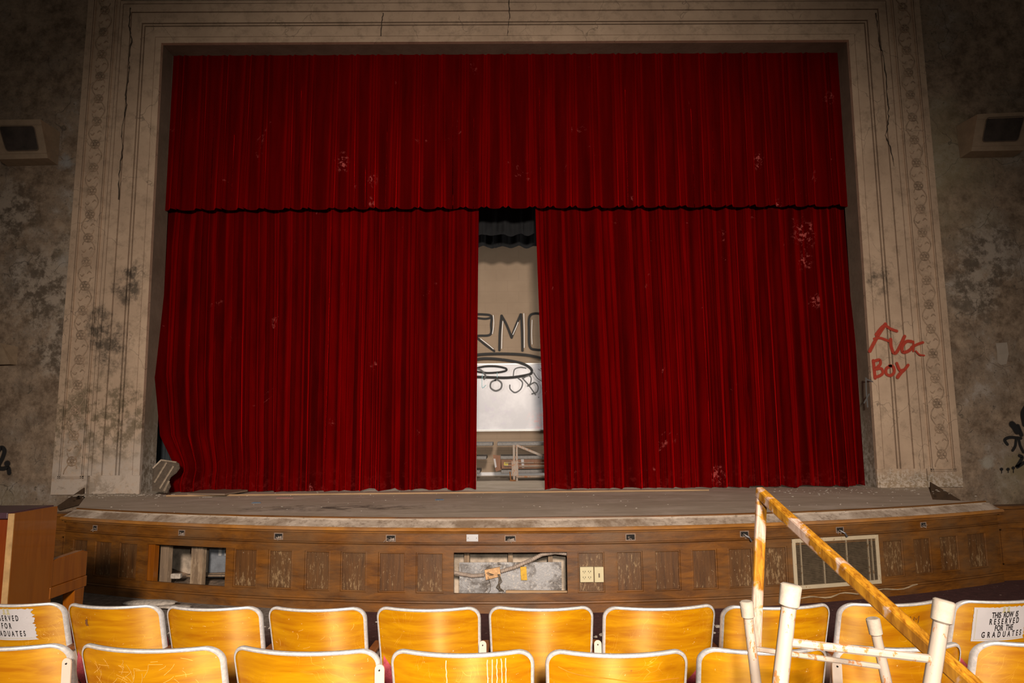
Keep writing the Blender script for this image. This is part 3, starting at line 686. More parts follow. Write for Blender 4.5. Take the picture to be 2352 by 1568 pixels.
# grey cabinet in left opening
m = MB(); q = at(478, 1262, 7.0); m.box((at(479, 1300, 7.25).x, 7.25, .12), (at(530, 1300, 7.25).x, 7.30, .70)); uc = tag(m.build('duct_cover', simple('blue_grey_metal', (.20, .22, .25), .45, .3)), 'blue-grey metal duct standing behind the left stage opening', 'duct')
m = MB(); x = at(502, 1300, 7.25).x; m.box((x, 7.235, .34), (x+.03, 7.25, .66)); m.box((x+.06, 7.235, .34), (x+.09, 7.25, .66)); m.build('ribs', simple('pale_ribs', (.5, .5, .5), .5), uc)
for lab, (a, b, c), w in (('short pale board lying in the dirt in the left stage opening', (385, 1334, 6.9), .12), ):
    p = Vector((at(390, 1333, 7.0).x, 7.0, .16)); m = MB(); m.box(p, p+Vector((.10, .05, .05))); tag(m.build('plaster_lump', chip_m, bevel=.01), 'white plaster lump lying in dirt behind the left stage opening', 'rubble')
m = MB()
for k in range(5): m.bar(P(-3.75+.1*k, -.35-.1*k, .16), P(-3.0+.05*k, -.5-.12*k, .17+.01*k), .06, .015)
tag(m.build('broken_boards', old_wood), 'broken boards lying in the dirt below the stage at the left opening', 'boards', kind='stuff')
# peeled crust at the right base of the stage front
m = MB(); pth = [P(s_of(1830+i*12, 1380), .03+.01*sin(i*1.3), .05+.012*sin(i*.9)+.0012*i) for i in range(24)]
m.tube(pth, .008, 6, taper=[.004+.004*abs(sin(i*.8)) for i in range(24)]); tag(m.build('peeling_strip', simple('peeled_edge', (.34, .25, .15), .8)), 'wavy peeled strip hanging off the base below the vent grille', 'peeled strip')

# ------------------------------------------------------------------ curtains
def folds(L, wmin, wmax, seed):
    rnd = random.Random(seed); k = [0]
    while k[-1] < L: k.append(k[-1]+rnd.uniform(wmin, wmax))
    amp = [rnd.uniform(.55, 1.25) for _ in k]; sk = [rnd.uniform(-.25, .25) for _ in k]
    def f(x):
        import bisect
        x = max(0, min(L, x)); i = bisect.bisect_right(k, x)-1; i = min(i, len(k)-2)
        t = (x-k[i])/(k[i+1]-k[i]); t2 = t+sk[i]*t*(1-t)*2
        return amp[i]*(1-abs(sin(pi*t2))**1.35)  # sharp ridge outwards at knots
    return f
def curtain(name, lab, xl, xr, zt, zb, yf, amp, wf, seed, nu, nv, cat='stage curtain', mat=None, hemf=None, ff=None, batten=False, xlin=None):
    L = 6.0; f1 = ff or folds(L, *wf, seed); f2 = folds(L, wf[0]*2.3, wf[1]*3, seed+5); f3 = folds(L, wf[0]*.4, wf[1]*.5, seed+9)
    m = MB()
    def fn(u, v):
        z0 = zt
        zz = zb(u) if callable(zb) else zb
        if hemf: zz += hemf(u)
        z = z0+(zz-z0)*v
        a, b = xl(z), xr(z); aa = xlin(z) if xlin else a; x = aa+(b-aa)*u+(a-aa)*(1-u)**7
        s = u*L; A = amp*(.45+.55*v)
        wob = .02*sin(1.6*v+u*9)
        d = A*(f1(s+wob)*.75+f2(s+wob*2)*.5+f3(s+wob)*.22)
        return Vector((x+.12*A*sin(s*19), yf(z)-d, z))
    m.grid(fn, nu, nv)
    o = tag(m.build(name, mat or velvet, smooth=True), lab, cat)
    if batten:
        m = MB(); m.tube([(-6.8, yf(zt)-.02, zt+.02), (6.8, yf(zt)-.02, zt+.02)], .025, 8); m.build('batten', dark_m, o)
    return o
def interp(tb):
    tb = sorted(tb)
    def f(z):
        if z <= tb[0][0]: return tb[0][1]
        for (a, b), (c, d) in zip(tb, tb[1:]):
            if z <= c: return b+(d-b)*(z-a)/(c-a)
        return tb[-1][1]
    return f
yv = 9.46
# valance with regular pleats
LV = 6.0
def pleat(s):
    n = 31; t = (s/LV*n) % 1; i = int(s/LV*n)
    r = random.Random(i*7+3); c = .5+r.uniform(-.12, .12); g = r.uniform(.7, 1.1)
    # soft hollow pleat: two thin ridges either side of a crease
    return g*(math.exp(-((t-c-.13)/.075)**2)+math.exp(-((t-c+.14)/.08)**2)*.8-.9*math.exp(-((t-c)/.05)**2))
m = MB(); zt = at(1176, 126, 9.46).z+.03; zb_ = at(1176, 477, 9.46).z
xlv = interp([(at(404, 133, 9.46).z, at(404, 133, yv).x-.02), (at(383, 478, yv).z, at(383, 478, yv).x)])
xrv = interp([(at(1918, 127, 9.46).z, at(1919, 127, yv).x+.02), (at(1938, 475, yv).z, at(1942, 475, yv).x)])
def fnv(u, v):
    s = u*LV; n = 31; t = (s/LV*n) % 1; i = int(s/LV*n); r = random.Random(i*7+3); c = .5+r.uniform(-.12, .12)
    zz = zb_-.035*abs(cos(pi*(t-c+.0)))*1.0+.02-.01*r.random()
    zz = zb_+.012-.038*(abs(sin(pi*(t-c))))**.6
    z = zt+(zz-zt)*v
    flare = .022+.05*v**1.6
    dx = .02*v*sin(i*1.7)*1.0
    return Vector((xlv(z)+(xrv(z)-xlv(z))*u+dx, yv-.03-flare*pleat(s)-.01*v, z))
m.grid(fnv, 1400, 40)
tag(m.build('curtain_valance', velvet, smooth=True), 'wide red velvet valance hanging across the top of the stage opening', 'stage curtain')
yt = lambda z: 9.62-(.30)*(1-max(0, min(1, (z-SZ)/3.9)))**1.3
Z = lambda px, py, y=9.5: at(px, py, y).z
def X(px, py): z = at(px, py, 9.5).z; return at(px, py, yt(z)-.03).x
zt = Z(1176, 440)
xl1 = interp([(Z(x, y), X(x, y)) for x, y in ((384, 478), (375, 560), (364, 800), (361, 860), (375, 1000), (411, 1072), (396, 1105), (398, 1128))])
xr1 = interp([(Z(x, y), X(x, y)) for x, y in ((1099, 475), (1097, 620), (1094, 900), (1092, 1128))])
hem = lambda u: .004+.005*sin(u*41)**2+.003*sin(u*97)+(.022 if u > .62 else 0)*sin(u*40)**4
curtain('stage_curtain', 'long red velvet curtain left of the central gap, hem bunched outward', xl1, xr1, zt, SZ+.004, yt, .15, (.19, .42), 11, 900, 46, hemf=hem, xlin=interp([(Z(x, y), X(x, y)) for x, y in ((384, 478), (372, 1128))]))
xl2 = interp([(Z(x, y), X(x, y)) for x, y in ((1229, 475), (1233, 600), (1246, 950), (1250, 1128))])
xr2 = interp([(Z(x, y), X(x, y)) for x, y in ((1942, 475), (1962, 800), (1980, 1100), (1981, 1125))])
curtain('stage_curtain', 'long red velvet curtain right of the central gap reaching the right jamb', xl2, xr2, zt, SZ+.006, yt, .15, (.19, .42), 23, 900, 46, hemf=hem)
# black borders behind
for y, pb, seed, lab in ((10.3, 541, 3, 'black pleated border curtain nearest behind the red valance'), (10.9, 569, 5, 'black pleated border curtain hanging lowest behind the first black border')):
    zb2 = at(1165, pb, y).z
    curtain('border_curtain', lab, lambda z: -3.2, lambda z: 3.4, zb2+1.3, zb2, lambda z, y=y: y, .07, (.16, .26), seed, 500, 12, 'black curtain', black_cloth, hemf=lambda u: .018*sin(u*150), batten=True)
curtain('leg_curtain', 'dark curtain leg hanging in shadow behind the left curtain edge', lambda z: -5.9, lambda z: -4.3, 4.5, SZ+.01, lambda z: 10.1, .07, (.2, .4), 8, 120, 12, 'black curtain', simple('dark_teal_cloth', (.03, .038, .045), .9, 0, .3, 3))

# ------------------------------------------------------------------ backstage
t = thing('whiteboard', 'large scribbled whiteboard on the tan rear wall seen through the gap', 'whiteboard', (0.05, YB, at(1170, 985, YB).z))
z1 = at(1170, 837, YB-.03).z; z0 = at(1170, 986, YB-.03).z
m = MB(); m.box((-1.85, YB-.03, z0), (1.95, YB, z1)); m.build('board', board_m, t)
m = MB(); m.box((-1.88, YB-.045, z1), (1.98, YB, z1+.022)); m.box((-1.88, YB-.045, z0-.03), (1.98, YB, z0-.008)); m.box((-1.88, YB-.09, z0-.008), (1.98, YB, z0+.002)); m.box((-1.88, YB-.045, z0), (-1.86, YB, z1)); m.box((1.96, YB-.045, z0), (1.98, YB, z1)); m.build('frame', simple('board_frame', (.66, .66, .66), .4, .2, .05), t)
def ribbon(m, pts, w, Y, closed=False, off=.0):
    """pts: px points on plane Y; w in metres (or list)"""
    q = []
    for i in range(len(pts)-1):
        for k in range(8):
            tt = k/8
            p0 = Vector(pts[max(i-1, 0)]); p1 = Vector(pts[i]); p2 = Vector(pts[i+1]); p3 = Vector(pts[min(i+2, len(pts)-1)])
            q.append(.5*((2*p1)+(p2-p0)*tt+(2*p0-5*p1+4*p2-p3)*tt*tt+(3*p1-p0-3*p2+p3)*tt**3))
    q.append(Vector(pts[-1])); W3 = [at(p[0], p[1], Y-off) for p in q]
    vs = []; uv = []; n = len(W3)
    for i, p in enumerate(W3):
        d = (W3[min(i+1, n-1)]-W3[max(i-1, 0)]).normalized(); nn = Vector((-d.z, 0, d.x))
        vs += [p+nn*w/2, p-nn*w/2]; uv += [(i/n, 1), (i/n, 0)]
    # round caps
    fs = [(2*i, 2*i+1, 2*i+3, 2*i+2) for i in range(n-1)]
    base = len(m.v); m.add(vs, fs, uv)
    for e, sgn in ((0, -1), (n-1, 1)):
        d = (W3[1]-W3[0] if e == 0 else W3[-1]-W3[-2]).normalized()*sgn; nn = Vector((-d.z, 0, d.x)); cv = [W3[e]]; cu = [(0, .5)]
        for k in range(7): a = -pi/2+pi*k/6; cv.append(W3[e]+(d*cos(a)+nn*sin(a))*w/2); cu.append((0, 1))
        m.add(cv, [(0, k+1, k+2) for k in range(6)], cu)
def dot(m, c, r, Y):
    p = at(c[0], c[1], Y); m.add([p]+[p+Vector((r*cos(k*pi/8), 0, r*sin(k*pi/8))) for k in range(16)], [(0, k+1, (k+1) % 16+1) for k in range(16)], [(0, .5)]+[(0, 1)]*16)
def graffiti(label, mat, strokes, Y, dots=(), name='graffiti', hl=None, parent=None):
    m = MB()
    for i, (w, pts) in enumerate(strokes): ribbon(m, pts, w, Y-.0008*i)
    for c, r in dots: dot(m, c, r, Y-.02)
    o = m.build(name, mat, parent)
    if parent is None: tag(o, label, 'graffiti')
    if hl:
        m = MB()
        for w, pts in hl: ribbon(m, pts, w, Y-.012)
        m.build('white_highlight', white_paint, o)
    return o
graffiti('black outlined letters RMO sprayed on the tan rear wall', black_paint, [
    (.055, [(1080, 722), (1110, 722), (1128, 726), (1128, 745), (1126, 768), (1100, 771), (1080, 773)]), (.05, [(1080, 728), (1112, 732), (1126, 730)]), (.05, [(1096, 776), (1115, 792), (1135, 806)]),
    (.055, [(1147, 804), (1148, 765), (1152, 725)]), (.055, [(1152, 725), (1163, 745), (1175, 775)]), (.055, [(1175, 775), (1185, 748), (1196, 722)]), (.055, [(1197, 722), (1199, 762), (1200, 805)]),
    (.055, [(1250, 722), (1228, 720), (1216, 728), (1215, 760), (1217, 796), (1232, 803), (1252, 803)])], YB-.005,
    hl=[(.022, [(1133, 724), (1134, 745), (1131, 766)]), (.022, [(1104, 778), (1120, 790), (1133, 801)]), (.022, [(1152, 800), (1153, 765), (1155, 738)]), (.022, [(1203, 720), (1204, 760), (1204, 798)]), (.022, [(1178, 768), (1186, 750), (1190, 740)]), (.022, [(1222, 735), (1221, 765), (1222, 790)])])
graffiti('big black looping oval sprayed across the rear wall and whiteboard', black_paint, [
    (.06, [(1080, 817), (1110, 813), (1160, 812), (1210, 815), (1250, 824)]), (.06, [(1080, 828), (1110, 823), (1150, 825), (1195, 833), (1218, 845), (1220, 857), (1200, 863), (1165, 867), (1120, 866), (1085, 865)]),
    (.045, [(1094, 845), (1115, 841), (1140, 841), (1160, 845), (1163, 850), (1150, 854), (1120, 856), (1095, 853)])], YB-.06)
graffiti('grey letters BY scrawled at the right of the whiteboard', grey_paint, [
    (.035, [(1200, 868), (1215, 885), (1230, 906)]), (.035, [(1202, 868), (1214, 862), (1220, 868), (1218, 880), (1212, 886)]), (.035, [(1214, 886), (1228, 878), (1236, 888), (1233, 900), (1222, 904)]),
    (.03, [(1226, 856), (1234, 868), (1244, 875)]), (.03, [(1242, 846), (1248, 850)])], YB-.062, dots=[((1237, 912), .018)])
graffiti('faded grey circles rubbed on the whiteboard below the oval', grey_paint, [
    (.045, [(1138, 872), (1128, 878), (1127, 890), (1138, 897), (1150, 892), (1152, 880), (1143, 872), (1137, 873)]),
    (.03, [(1179, 862), (1182, 848), (1195, 843), (1208, 845)]), (.035, [(1190, 868), (1200, 878), (1196, 893), (1183, 901), (1172, 893), (1171, 884)]), (.05, [(1092, 845), (1105, 850), (1115, 862), (1112, 870)])], YB-.064)
graffiti('thin teal marker ticks at the left of the whiteboard', teal_paint, [(.012, [(1108, 858), (1107, 875), (1108, 890), (1116, 884)]), (.012, [(1142, 856), (1142, 866)])], YB-.066)
# folded bench tables
def bench(label, x0, x1, y, parts_right=True):
    t = thing('folded_table', label, 'folding table', (x0, y, SZ))
    def wz(py): return at(1190, py, y).z
    for k, (py0, py1, dx) in enumerate(((1015, 1023, 0), (1046, 1054, .05 if parts_right else -.1), (1078, 1086, .06 if parts_right else -.2))):
        a, b = (x0+dx, x1) if parts_right else (x0, x1+dx)
        m = MB(); m.box((a, y-.03, wz(py1)), (b, y+.62, wz(py0))); m.build('table_top', grey_bar, t, bevel=.008)
    return t, wz
yt_ = 10.9
xr0 = at(1142, 1020, yt_).x
t, wz = bench('stack of grey edged folding tables on white frames, right side of the gap', xr0, xr0+1.9, yt_)
def xa(px): return at(px, 1050, yt_).x
for a, b in ((1178, 1183), (1185, 1189)):
    m = MB(); m.box((xa(a), yt_-.05, SZ+.0), (xa(b), yt_-.02, wz(1021))); m.build('post', white_metal, t)
m = MB(); m.box((xa(1175), yt_-.07, wz(1092)), (xa(1190), yt_-.05, wz(1058))); m.build('bracket', white_metal, t)
m = MB(); m.bar((xa(1187), yt_-.05, wz(1022)), (xa(1246), yt_-.05, wz(1047)), .02, .035); m.build('brace', white_metal, t)
for py, r, a, b in ((1062, .007, 1160, 1300), (1070, .014, 1192, 1300), (1069, .007, 1158, 1180), (1094, .016, 1185, 1300)):
    m = MB(); m.tube([(xa(a), yt_-.06, wz(py)), (xa(b), yt_-.06, wz(py))], r, 8); m.build('cross_rod', white_metal, t)
m = MB(); m.bar((xa(1171), yt_-.08, wz(1082)), (xa(1173), yt_-.08, SZ), .03, .02); m.bar((xa(1171), yt_-.09, SZ+.012), (xa(1184), yt_-.12, SZ+.012), .03, .02); m.build('rusty_foot', simple('rust', (.20, .08, .02), .8, 0, .4, 40), t)
m = MB(); m.box((xa(1150), yt_+.0, wz(1076)), (xa(1320), yt_+.02, wz(1055))); m.build('apron_panel', brown_ply, t)
m = MB(); q = [at(1132, 1044, yt_), at(1150, 1046, yt_), at(1152, 1078, yt_), at(1139, 1083, yt_)]; m.prism(q, (0, .03, 0)); m.build('end_panel', brown_ply, t)
m = MB(); m.prism([at(1133.5, 1053, yt_-.005), at(1138, 1053, yt_-.005), at(1141, 1072, yt_-.005), at(1137, 1074, yt_-.005)], (0, .004, 0)); m.prism([at(1196, 1052, yt_-.01), at(1203, 1052, yt_-.01), at(1204, 1074, yt_-.01), at(1199, 1074, yt_-.01)], (0, .005, 0)); m.build('white_sticker', paper_m, t)
m = MB(); m.prism([at(1158, 1061, yt_-.03), at(1168, 1061, yt_-.03), at(1167, 1069, yt_-.03), at(1157, 1068, yt_-.03)], (0, .02, 0)); m.build('yellow_bracket', simple('yellow_plastic', (.45, .36, .02), .5), t)
xl0 = at(1132, 1020, yt_).x
t, wz = bench('stack of grey edged folding tables on white frames, left side of the gap', xl0-1.9, xl0, yt_, False)
m = MB(); m.box((xa(1092), yt_-.06, SZ), (xa(1095), yt_-.03, wz(1023))); m.build('post', white_metal, t)

# ------------------------------------------------------------------ wall graffiti
graffiti('red sprayed words on the right plaster jamb', red_paint, [
    (.06, [(1998, 806), (2006, 790), (2020, 765), (2034, 744)]), (.05, [(2012, 768), (2030, 748), (2046, 755), (2060, 760)]), (.045, [(2008, 778), (2022, 776), (2044, 784)]),
    (.055, [(2046, 779), (2047, 795), (2053, 810), (2062, 805), (2078, 772)]), (.055, [(2094, 784), (2082, 784), (2073, 795), (2074, 808), (2086, 806), (2098, 796)]),
    (.045, [(2094, 797), (2108, 790), (2120, 786)]), (.03, [(2104, 806), (2112, 814), (2123, 816)]), (.035, [(2098, 784), (2098, 806)]),
    (.055, [(2006, 828), (2008, 848), (2010, 868)]), (.05, [(2006, 830), (2020, 826), (2022, 836), (2012, 846)]), (.05, [(2010, 848), (2024, 846), (2028, 856), (2020, 863), (2010, 866)]),
    (.05, [(2046, 840), (2036, 846), (2036, 858), (2046, 862), (2054, 854), (2052, 842), (2044, 839)]), (.05, [(2060, 834), (2066, 848), (2074, 852), (2086, 838)]), (.06, [(2074, 850), (2066, 860), (2062, 866)])], Y0-.063)
graffiti('black spray squiggle at the far left edge of the plaster wall', black_paint, [(.07, [(-8, 1042), (2, 1028), (10, 1034), (6, 1050), (-4, 1072), (6, 1076), (18, 1074), (21, 1086)])], Y0-.01, dots=[((16, 1064), .05)])
graffiti('black spray character and dots at the right edge of the plaster wall', black_paint, [
    (.075, [(2356, 935), (2349, 950), (2353, 975)]), (.07, [(2338, 978), (2346, 998)]), (.11, [(2325, 974), (2332, 982), (2336, 990)]), (.05, [(2314, 1020), (2308, 1010), (2320, 1004), (2345, 1006)]),
    (.045, [(2334, 1008), (2332, 1024), (2326, 1034)]), (.045, [(2340, 1008), (2344, 1024), (2351, 1038)]), (.055, [(2342, 1046), (2348, 1050), (2342, 1062), (2336, 1072), (2352, 1062)]),
    (.012, [(2301, 1078), (2301, 1086)]), (.012, [(2316, 1078), (2316, 1085)]), (.012, [(2328, 1076), (2328, 1085)])], Y0-.01, dots=[((2301, 1077), .026), ((2316, 1077), .026), ((2328, 1074), .026)])
graffiti('black scrawl on the right jamb edge near the curtain', grey_paint, [(.03, [(1989, 868), (1990, 900), (1993, 934)]), (.025, [(1989, 870), (2004, 876)]), (.025, [(1985, 925), (1996, 905)])], Y0-.063)

# ------------------------------------------------------------------ stage debris
m = MB(); m.bar((atz(430, 1131, SZ).x, 8.72, SZ+.012), (atz(1640, 1131, SZ).x, 8.86, SZ+.012), .03, .018); tag(m.build('floor_strip', new_wood), 'long pale wooden strip along the stage floor before the curtains', 'wood strip')
m = MB(); q = [atz(434, 1139, SZ), atz(520, 1140, SZ), atz(572, 1131, SZ), atz(555, 1128, SZ), atz(470, 1129, SZ)]; m.prism([p+Vector((0, -.05, .02)) for p in q], (0, 0, .02)); tag(m.build('broken_plank', m_wood('weathered_board', (.16, .10, .06), (.30, .20, .13), (.22, .16, .12), 'x', .8)), 'broken weathered board lying at the foot of the left curtain', 'board')
# leaning louvred grille
lg = thing('broken_vent_grille', 'bent rusty louvred grille leaning on the left jamb by the curtain', 'vent', tuple(atz(375, 1132, SZ)))
out = [(369, 1055), (404, 1060), (411, 1064), (413, 1075), (405, 1086), (392, 1096), (388, 1104), (392, 1117), (384, 1132), (349, 1127), (350, 1096), (351, 1075)]
yq = 8.92
def lgp(x, y, o=0): 
    yy = yq-.10+(1128-y)/75*.16-o; return at(x, y, yy)
m = MB(); m.prism([lgp(x, y) for x, y in out], (0, .012, 0)); m.build('sheet', simple('brown_sheet', (.10, .075, .055), .6, .2, .4, 30), lg)
m = MB()
for k in range(34):
    c = -10+k*3.0
    # slats run up-right; clip by outline box roughly
    for i in range(14):
        x0_ = 350+i*4.4; yl = 1056+c+ (404-x0_)*.25
        def inside(x, y):
            r = False; j = len(out)-1
            for a in range(len(out)):
                if (out[a][1] > y) != (out[j][1] > y) and x < (out[j][0]-out[a][0])*(y-out[a][1])/(out[j][1]-out[a][1])+out[a][0]: r = not r
                j = a
            return r
        if inside(x0_, yl) and inside(x0_+4.4, yl-1.1): m.bar(lgp(x0_, yl, .008), lgp(x0_+4.4, yl-1.1, .008), .004, .010)
m.build('louvres', simple('rusty_louvres', (.11, .08, .055), .6, .1, .3, 30), lg)
gbm = simple('grille_bars', (.34, .27, .20), .6, .1, .3, 30)
for a, b in (((354, 1108), (382, 1062)), ((366, 1122), (398, 1070)), ((376, 1128), (388, 1104)), ((370, 1056), (405, 1061)), ((351, 1075), (370, 1056))): m = MB(); m.bar(lgp(*a, .016), lgp(*b, .016), .020, .018); m.build('mullion', gbm, lg)
def lump(m, c, r):
    c = Vector(c); vs = []; k = 6
    for j, zz in enumerate((0, .6, 1)):
        for i in range(k):
            rr = r*(1, .8, .35)[j]*random.uniform(.6, 1.2); vs.append(c+Vector((rr*cos(i*2*pi/k), rr*sin(i*2*pi/k), r*.5*zz)))
    fs = [(j*k+i, j*k+(i+1) % k, (j+1)*k+(i+1) % k, (j+1)*k+i) for j in range(2) for i in range(k)]+[tuple(2*k+i for i in range(k)), tuple(range(k))[::-1]]
    m.add(vs, fs)
m = MB()
for k in range(330):
    side = random.random()
    if side < .36: x = random.uniform(3.2, 5.4); y = 9.05-abs(random.gauss(0, .45))
    elif side < .70: x = random.uniform(-5.5, -4.3); y = 9.05-abs(random.gauss(0, .22))
    else: x = random.uniform(-4.6, 5); y = random.uniform(7.0, 9.2)
    if hypot(x-CX, y-CY) > RR-.15: continue
    lump(m, (x, y, SZ), random.choice((.006, .008, .012, .018 if side < .7 else .008)))
tag(m.build('plaster_crumbs', chip_m), 'crumbs of fallen plaster scattered over the stage floor', 'plaster crumbs', kind='stuff')
m = MB()
for k in range(200):
    a = random.uniform(0, 1); x = random.uniform(-5.6, -4.85); y = 9.10-abs(random.gauss(0, .06)); lump(m, (x, y-.04, SZ), random.uniform(.01, .035))
tag(m.build('plaster_rubble', simple('grey_rubble', (.30, .25, .2), .95, 0, .5, 30)), 'grey rubble heaped at the foot of the left jamb', 'rubble', kind='stuff')
for x, y, w, lab in ((1490/1, 1134, .05, None),): pass
for (px, py, w, d, mt, lab) in ((478, 1142, .06, .03, chip_m, 'small white paper scrap in front of the left curtain'), (655, 1144, .10, .02, simple('pink_scrap', (.45, .25, .22), .8), 'pinkish scrap on the stage floor left of centre'), (1010, 1148, .05, .03, simple('blue_scrap', (.13, .2, .3), .8), 'small blue scrap on the stage floor near the central gap'), (590, 1155, .05, .03, simple('blue_scrap_b', (.16, .24, .34), .8), 'small blue scrap on the stage floor at left')):
    p = atz(px, py, SZ); m = MB(); m.prism([p+Vector((-w, -d, .002)), p+Vector((w, -d*.6, .002)), p+Vector((w*.7, d, .004)), p+Vector((-w*.8, d*.7, .008))], (0, 0, .004)); tag(m.build('litter_scrap', mt), lab, 'litter')
# debris on the hall floor
for (px, py, r, lab) in ((345, 1386, .10, 'pale lump of fallen plaster before the stage behind the second front row seat'), (402, 1392, .06, 'small pale plaster lump on the floor left of the third front row seat')):
    p = atz(px, py+8, 0.02); m = MB(); m.grid(lambda u, v: p+Vector((r*2.2*cos(2*pi*u)*sin(pi*v)*(1+.2*sin(5*u*pi)), r*.8*sin(2*pi*u)*sin(pi*v), r*.55*(1-cos(pi*v))*.5+.01)), 20, 10, True); tag(m.build('plaster_lump', chip_m, smooth=True), lab, 'rubble')
m = MB()
for k in range(300): lump(m, (random.uniform(-4.2, 4.5), random.uniform(4.0, 6.0), 0.002), random.uniform(.008, .03))
tag(m.build('floor_crumbs', chip_m), 'crumbs of plaster scattered on the hall floor before the stage', 'plaster crumbs', kind='stuff')

# ------------------------------------------------------------------ theatre seats
REC = math.tan(radians(18))
def surf(w, zt, x, z, out=0):
    u = x/(w/2); y = (zt-z)*REC + .085*u*u - .02*math.exp(-((zt-z)/.2)**2)*0
    return Vector((x, y-out, z))
def seat(cx, cy, yaw, w, zt, label, group, name='theatre_seat', strap=None, first=False):
    zf = zfl(cy); t = thing(name, label, 'theatre seat', (cx, cy, zf), yaw, group)
    zt = zt-zf; H = .44; r = .062; hw = w/2-.006
    rows = [r*(1-cos(pi/2*k/8)) for k in range(9)]+[r+(H-2*r)*k/10 for k in range(1, 10)]+[H-r*(1-cos(pi/2*k/8)) for k in range(8, -1, -1)]
    def half(tt):
        q = tt if tt < r else (H-tt if tt > H-r else None)
        hh = hw-.010*(tt/H)
        return hh if q is None else hh-(r-sqrt(max(0, r*r-(r-q)**2)))
    def crown(x): return 0.0
    m = MB(); nu = 17; nv = len(rows)
    fr = [surf(w, zt, half(tt)*(-1+2*i/(nu-1)), zt-tt, 0.006) for tt in rows for i in range(nu)]
    bk = [p+Vector((0, .013, 0)) for p in fr]
    fs = [(j*nu+i, j*nu+i+1, (j+1)*nu+i+1, (j+1)*nu+i) for j in range(nv-1) for i in range(nu-1)]
    n0 = len(fr); fs2 = [tuple(q+n0 for q in f[::-1]) for f in fs]
    uvs = [(i/(nu-1), j/(nv-1)) for j in range(nv) for i in range(nu)]; m.add(fr+bk, fs+fs2, uvs+uvs); bo = m.build('backrest', ply, t, smooth=True, local=True)
    # aluminium rim
    out = [(half(tt), tt) for tt in rows]; loop = [(-x, tt) for x, tt in out][::-1]
    topn = 14; loop += [(-half(0)+2*half(0)*k/topn, 0) for k in range(1, topn)]; loop += out
    loop += [(half(H)-2*half(H)*k/topn, H) for k in range(1, topn)]
    n = len(loop); m = MB(); sec = [(-.007, .011), (-.001, .0125), (.004, .009), (.006, 0), (.0045, -.011), (-.001, -.015), (-.008, -.0135)]; K = len(sec); vs = []
    for i in range(n):
        a = Vector(loop[i-1]); b = Vector(loop[(i+1) % n]); d = (b-a)
        if d.length < 1e-6: d = Vector((1, 0))
        d.normalize(); nrm = Vector((d.y, -d.x))
        cxy = Vector(loop[i])
        # outward check
        if nrm.dot(cxy-Vector((0, H/2))) < 0: nrm = -nrm
        for o, th in sec:
            q = cxy+nrm*o; p = surf(w, zt, q.x, zt-q.y); vs.append(p+Vector((0, -th, 0)))
    fs = [(i*K+k, ((i+1) % n)*K+k, ((i+1) % n)*K+k+1, i*K+k+1) for i in range(n) for k in range(K-1)]
    m.add(vs, fs); m.build('metal_rim', rim_m, t, smooth='auto', local=True)
    # folded cushion
    m = MB(); cw = w/2-.022; zc0, zc1 = zt-.44, zt-.15
    def cf(u, v):
        a = 2*pi*u; ex = .35; x = cw*math.copysign(abs(cos(a))**.35, cos(a)); zz = (zc0+zc1)/2+(zc1-zc0)/2*math.copysign(abs(sin(a))**.5, sin(a))
        k = sin(pi*v)**.45 if 0 < v < 1 else 0
        return Vector((x*(.9+.1*k)*(0 if v in (0, 1) else 1), .15+.09*v-.03*(1-k) if False else .13+.10*v, (zc0+zc1)/2+(zz-(zc0+zc1)/2)*(.85+.15*k)*(0 if v in (0, 1) else 1)))
    m.grid(cf, 32, 9, True); m.build('seat_cushion', red_fabric, t, smooth=True, local=True)
    for sx in ((-1, 1) if first else (1,)):
        x = sx*(w/2+.010)
        m = MB(); prof = [(.05, .0), (.30, .0), (.30, .02), (.21, .05), (.20, .36), (.30, .44), (.30, .47), (.06, .47), (.04, .40), (.10, .3), (.12, .05), (.05, .02)]
        if sx < 0: m.prism([Vector((x-.005, a, b)) for a, b in prof], (.010, 0, 0)); m.build('side_frame', beige_m, t, local=True)
        else:
            m.prism([Vector((x-.005, a, b)) for a, b in prof], (.010, 0, 0)); m.build('side_frame', beige_m, t, local=True)
            m = MB(); m.prism([Vector((x-.022, .06, .472)), Vector((x+.022, .06, .472)), Vector((x+.022, .31, .48)), Vector((x-.022, .31, .48))], (0, 0, .02)); m.build('armrest', simple('armrest_wood', (.20, .07, .02), .4), t, bevel=.006, local=True)
    if strap:
        m = MB(); x = w/2+.012; ztp = zt-strap; pr = [Vector((x-.018, .055, .30)), Vector((x+.018, .055, .30))]+[Vector((x+.018*cos(a), .045, ztp-.018+.018*sin(a))) for a in [pi*k/8 for k in range(9)]]
        m.prism(pr, (0, .006, 0)); so_ = m.build('bracket', beige_m, t, local=True)
        m = MB(); m.tube([Vector((x, .04, ztp-.02)), Vector((x, .046, ztp-.02))], .003, 8); m.build('bolt', dark_m, so_, local=True)
    return t
HS = 1.027
row1 = [(-2.495, 3.66, -5, .50), (-1.978, 3.60, -6, .505), (-1.452, 3.54, -3.5, .487), (-.935, 3.505, -4, .494), (-.385, 3.485, -2.5, .515), (.165, 3.475, -2, .515), (.75, 3.465, 3.5, .56), (1.315, 3.46, 3, .545), (1.90, 3.50, 6.5, .55), (2.485, 3.54, 8.5, .56)]
lab1 = ['front row plywood seat bearing a torn white notice, leftmost beside the piano', 'front row orange plywood seat with a dark smudge, second from the left end', 'front row plywood seat third from the left, scratched orange veneer', 'front row plywood seat fourth from the left, streaky veneer', 'front row yellow plywood seat fifth from left, below the left curtain edge', 'front row yellow plywood seat sixth from left, in line with the curtain gap', 'front row plywood seat below the ivory outlet plates', 'front row plywood seat behind the upright arm of the bent wooden frame', 'front row plywood seat under the diagonal wooden bar, with dark scribble', 'front row plywood seat with a white paper notice, at the right end']
seats = []
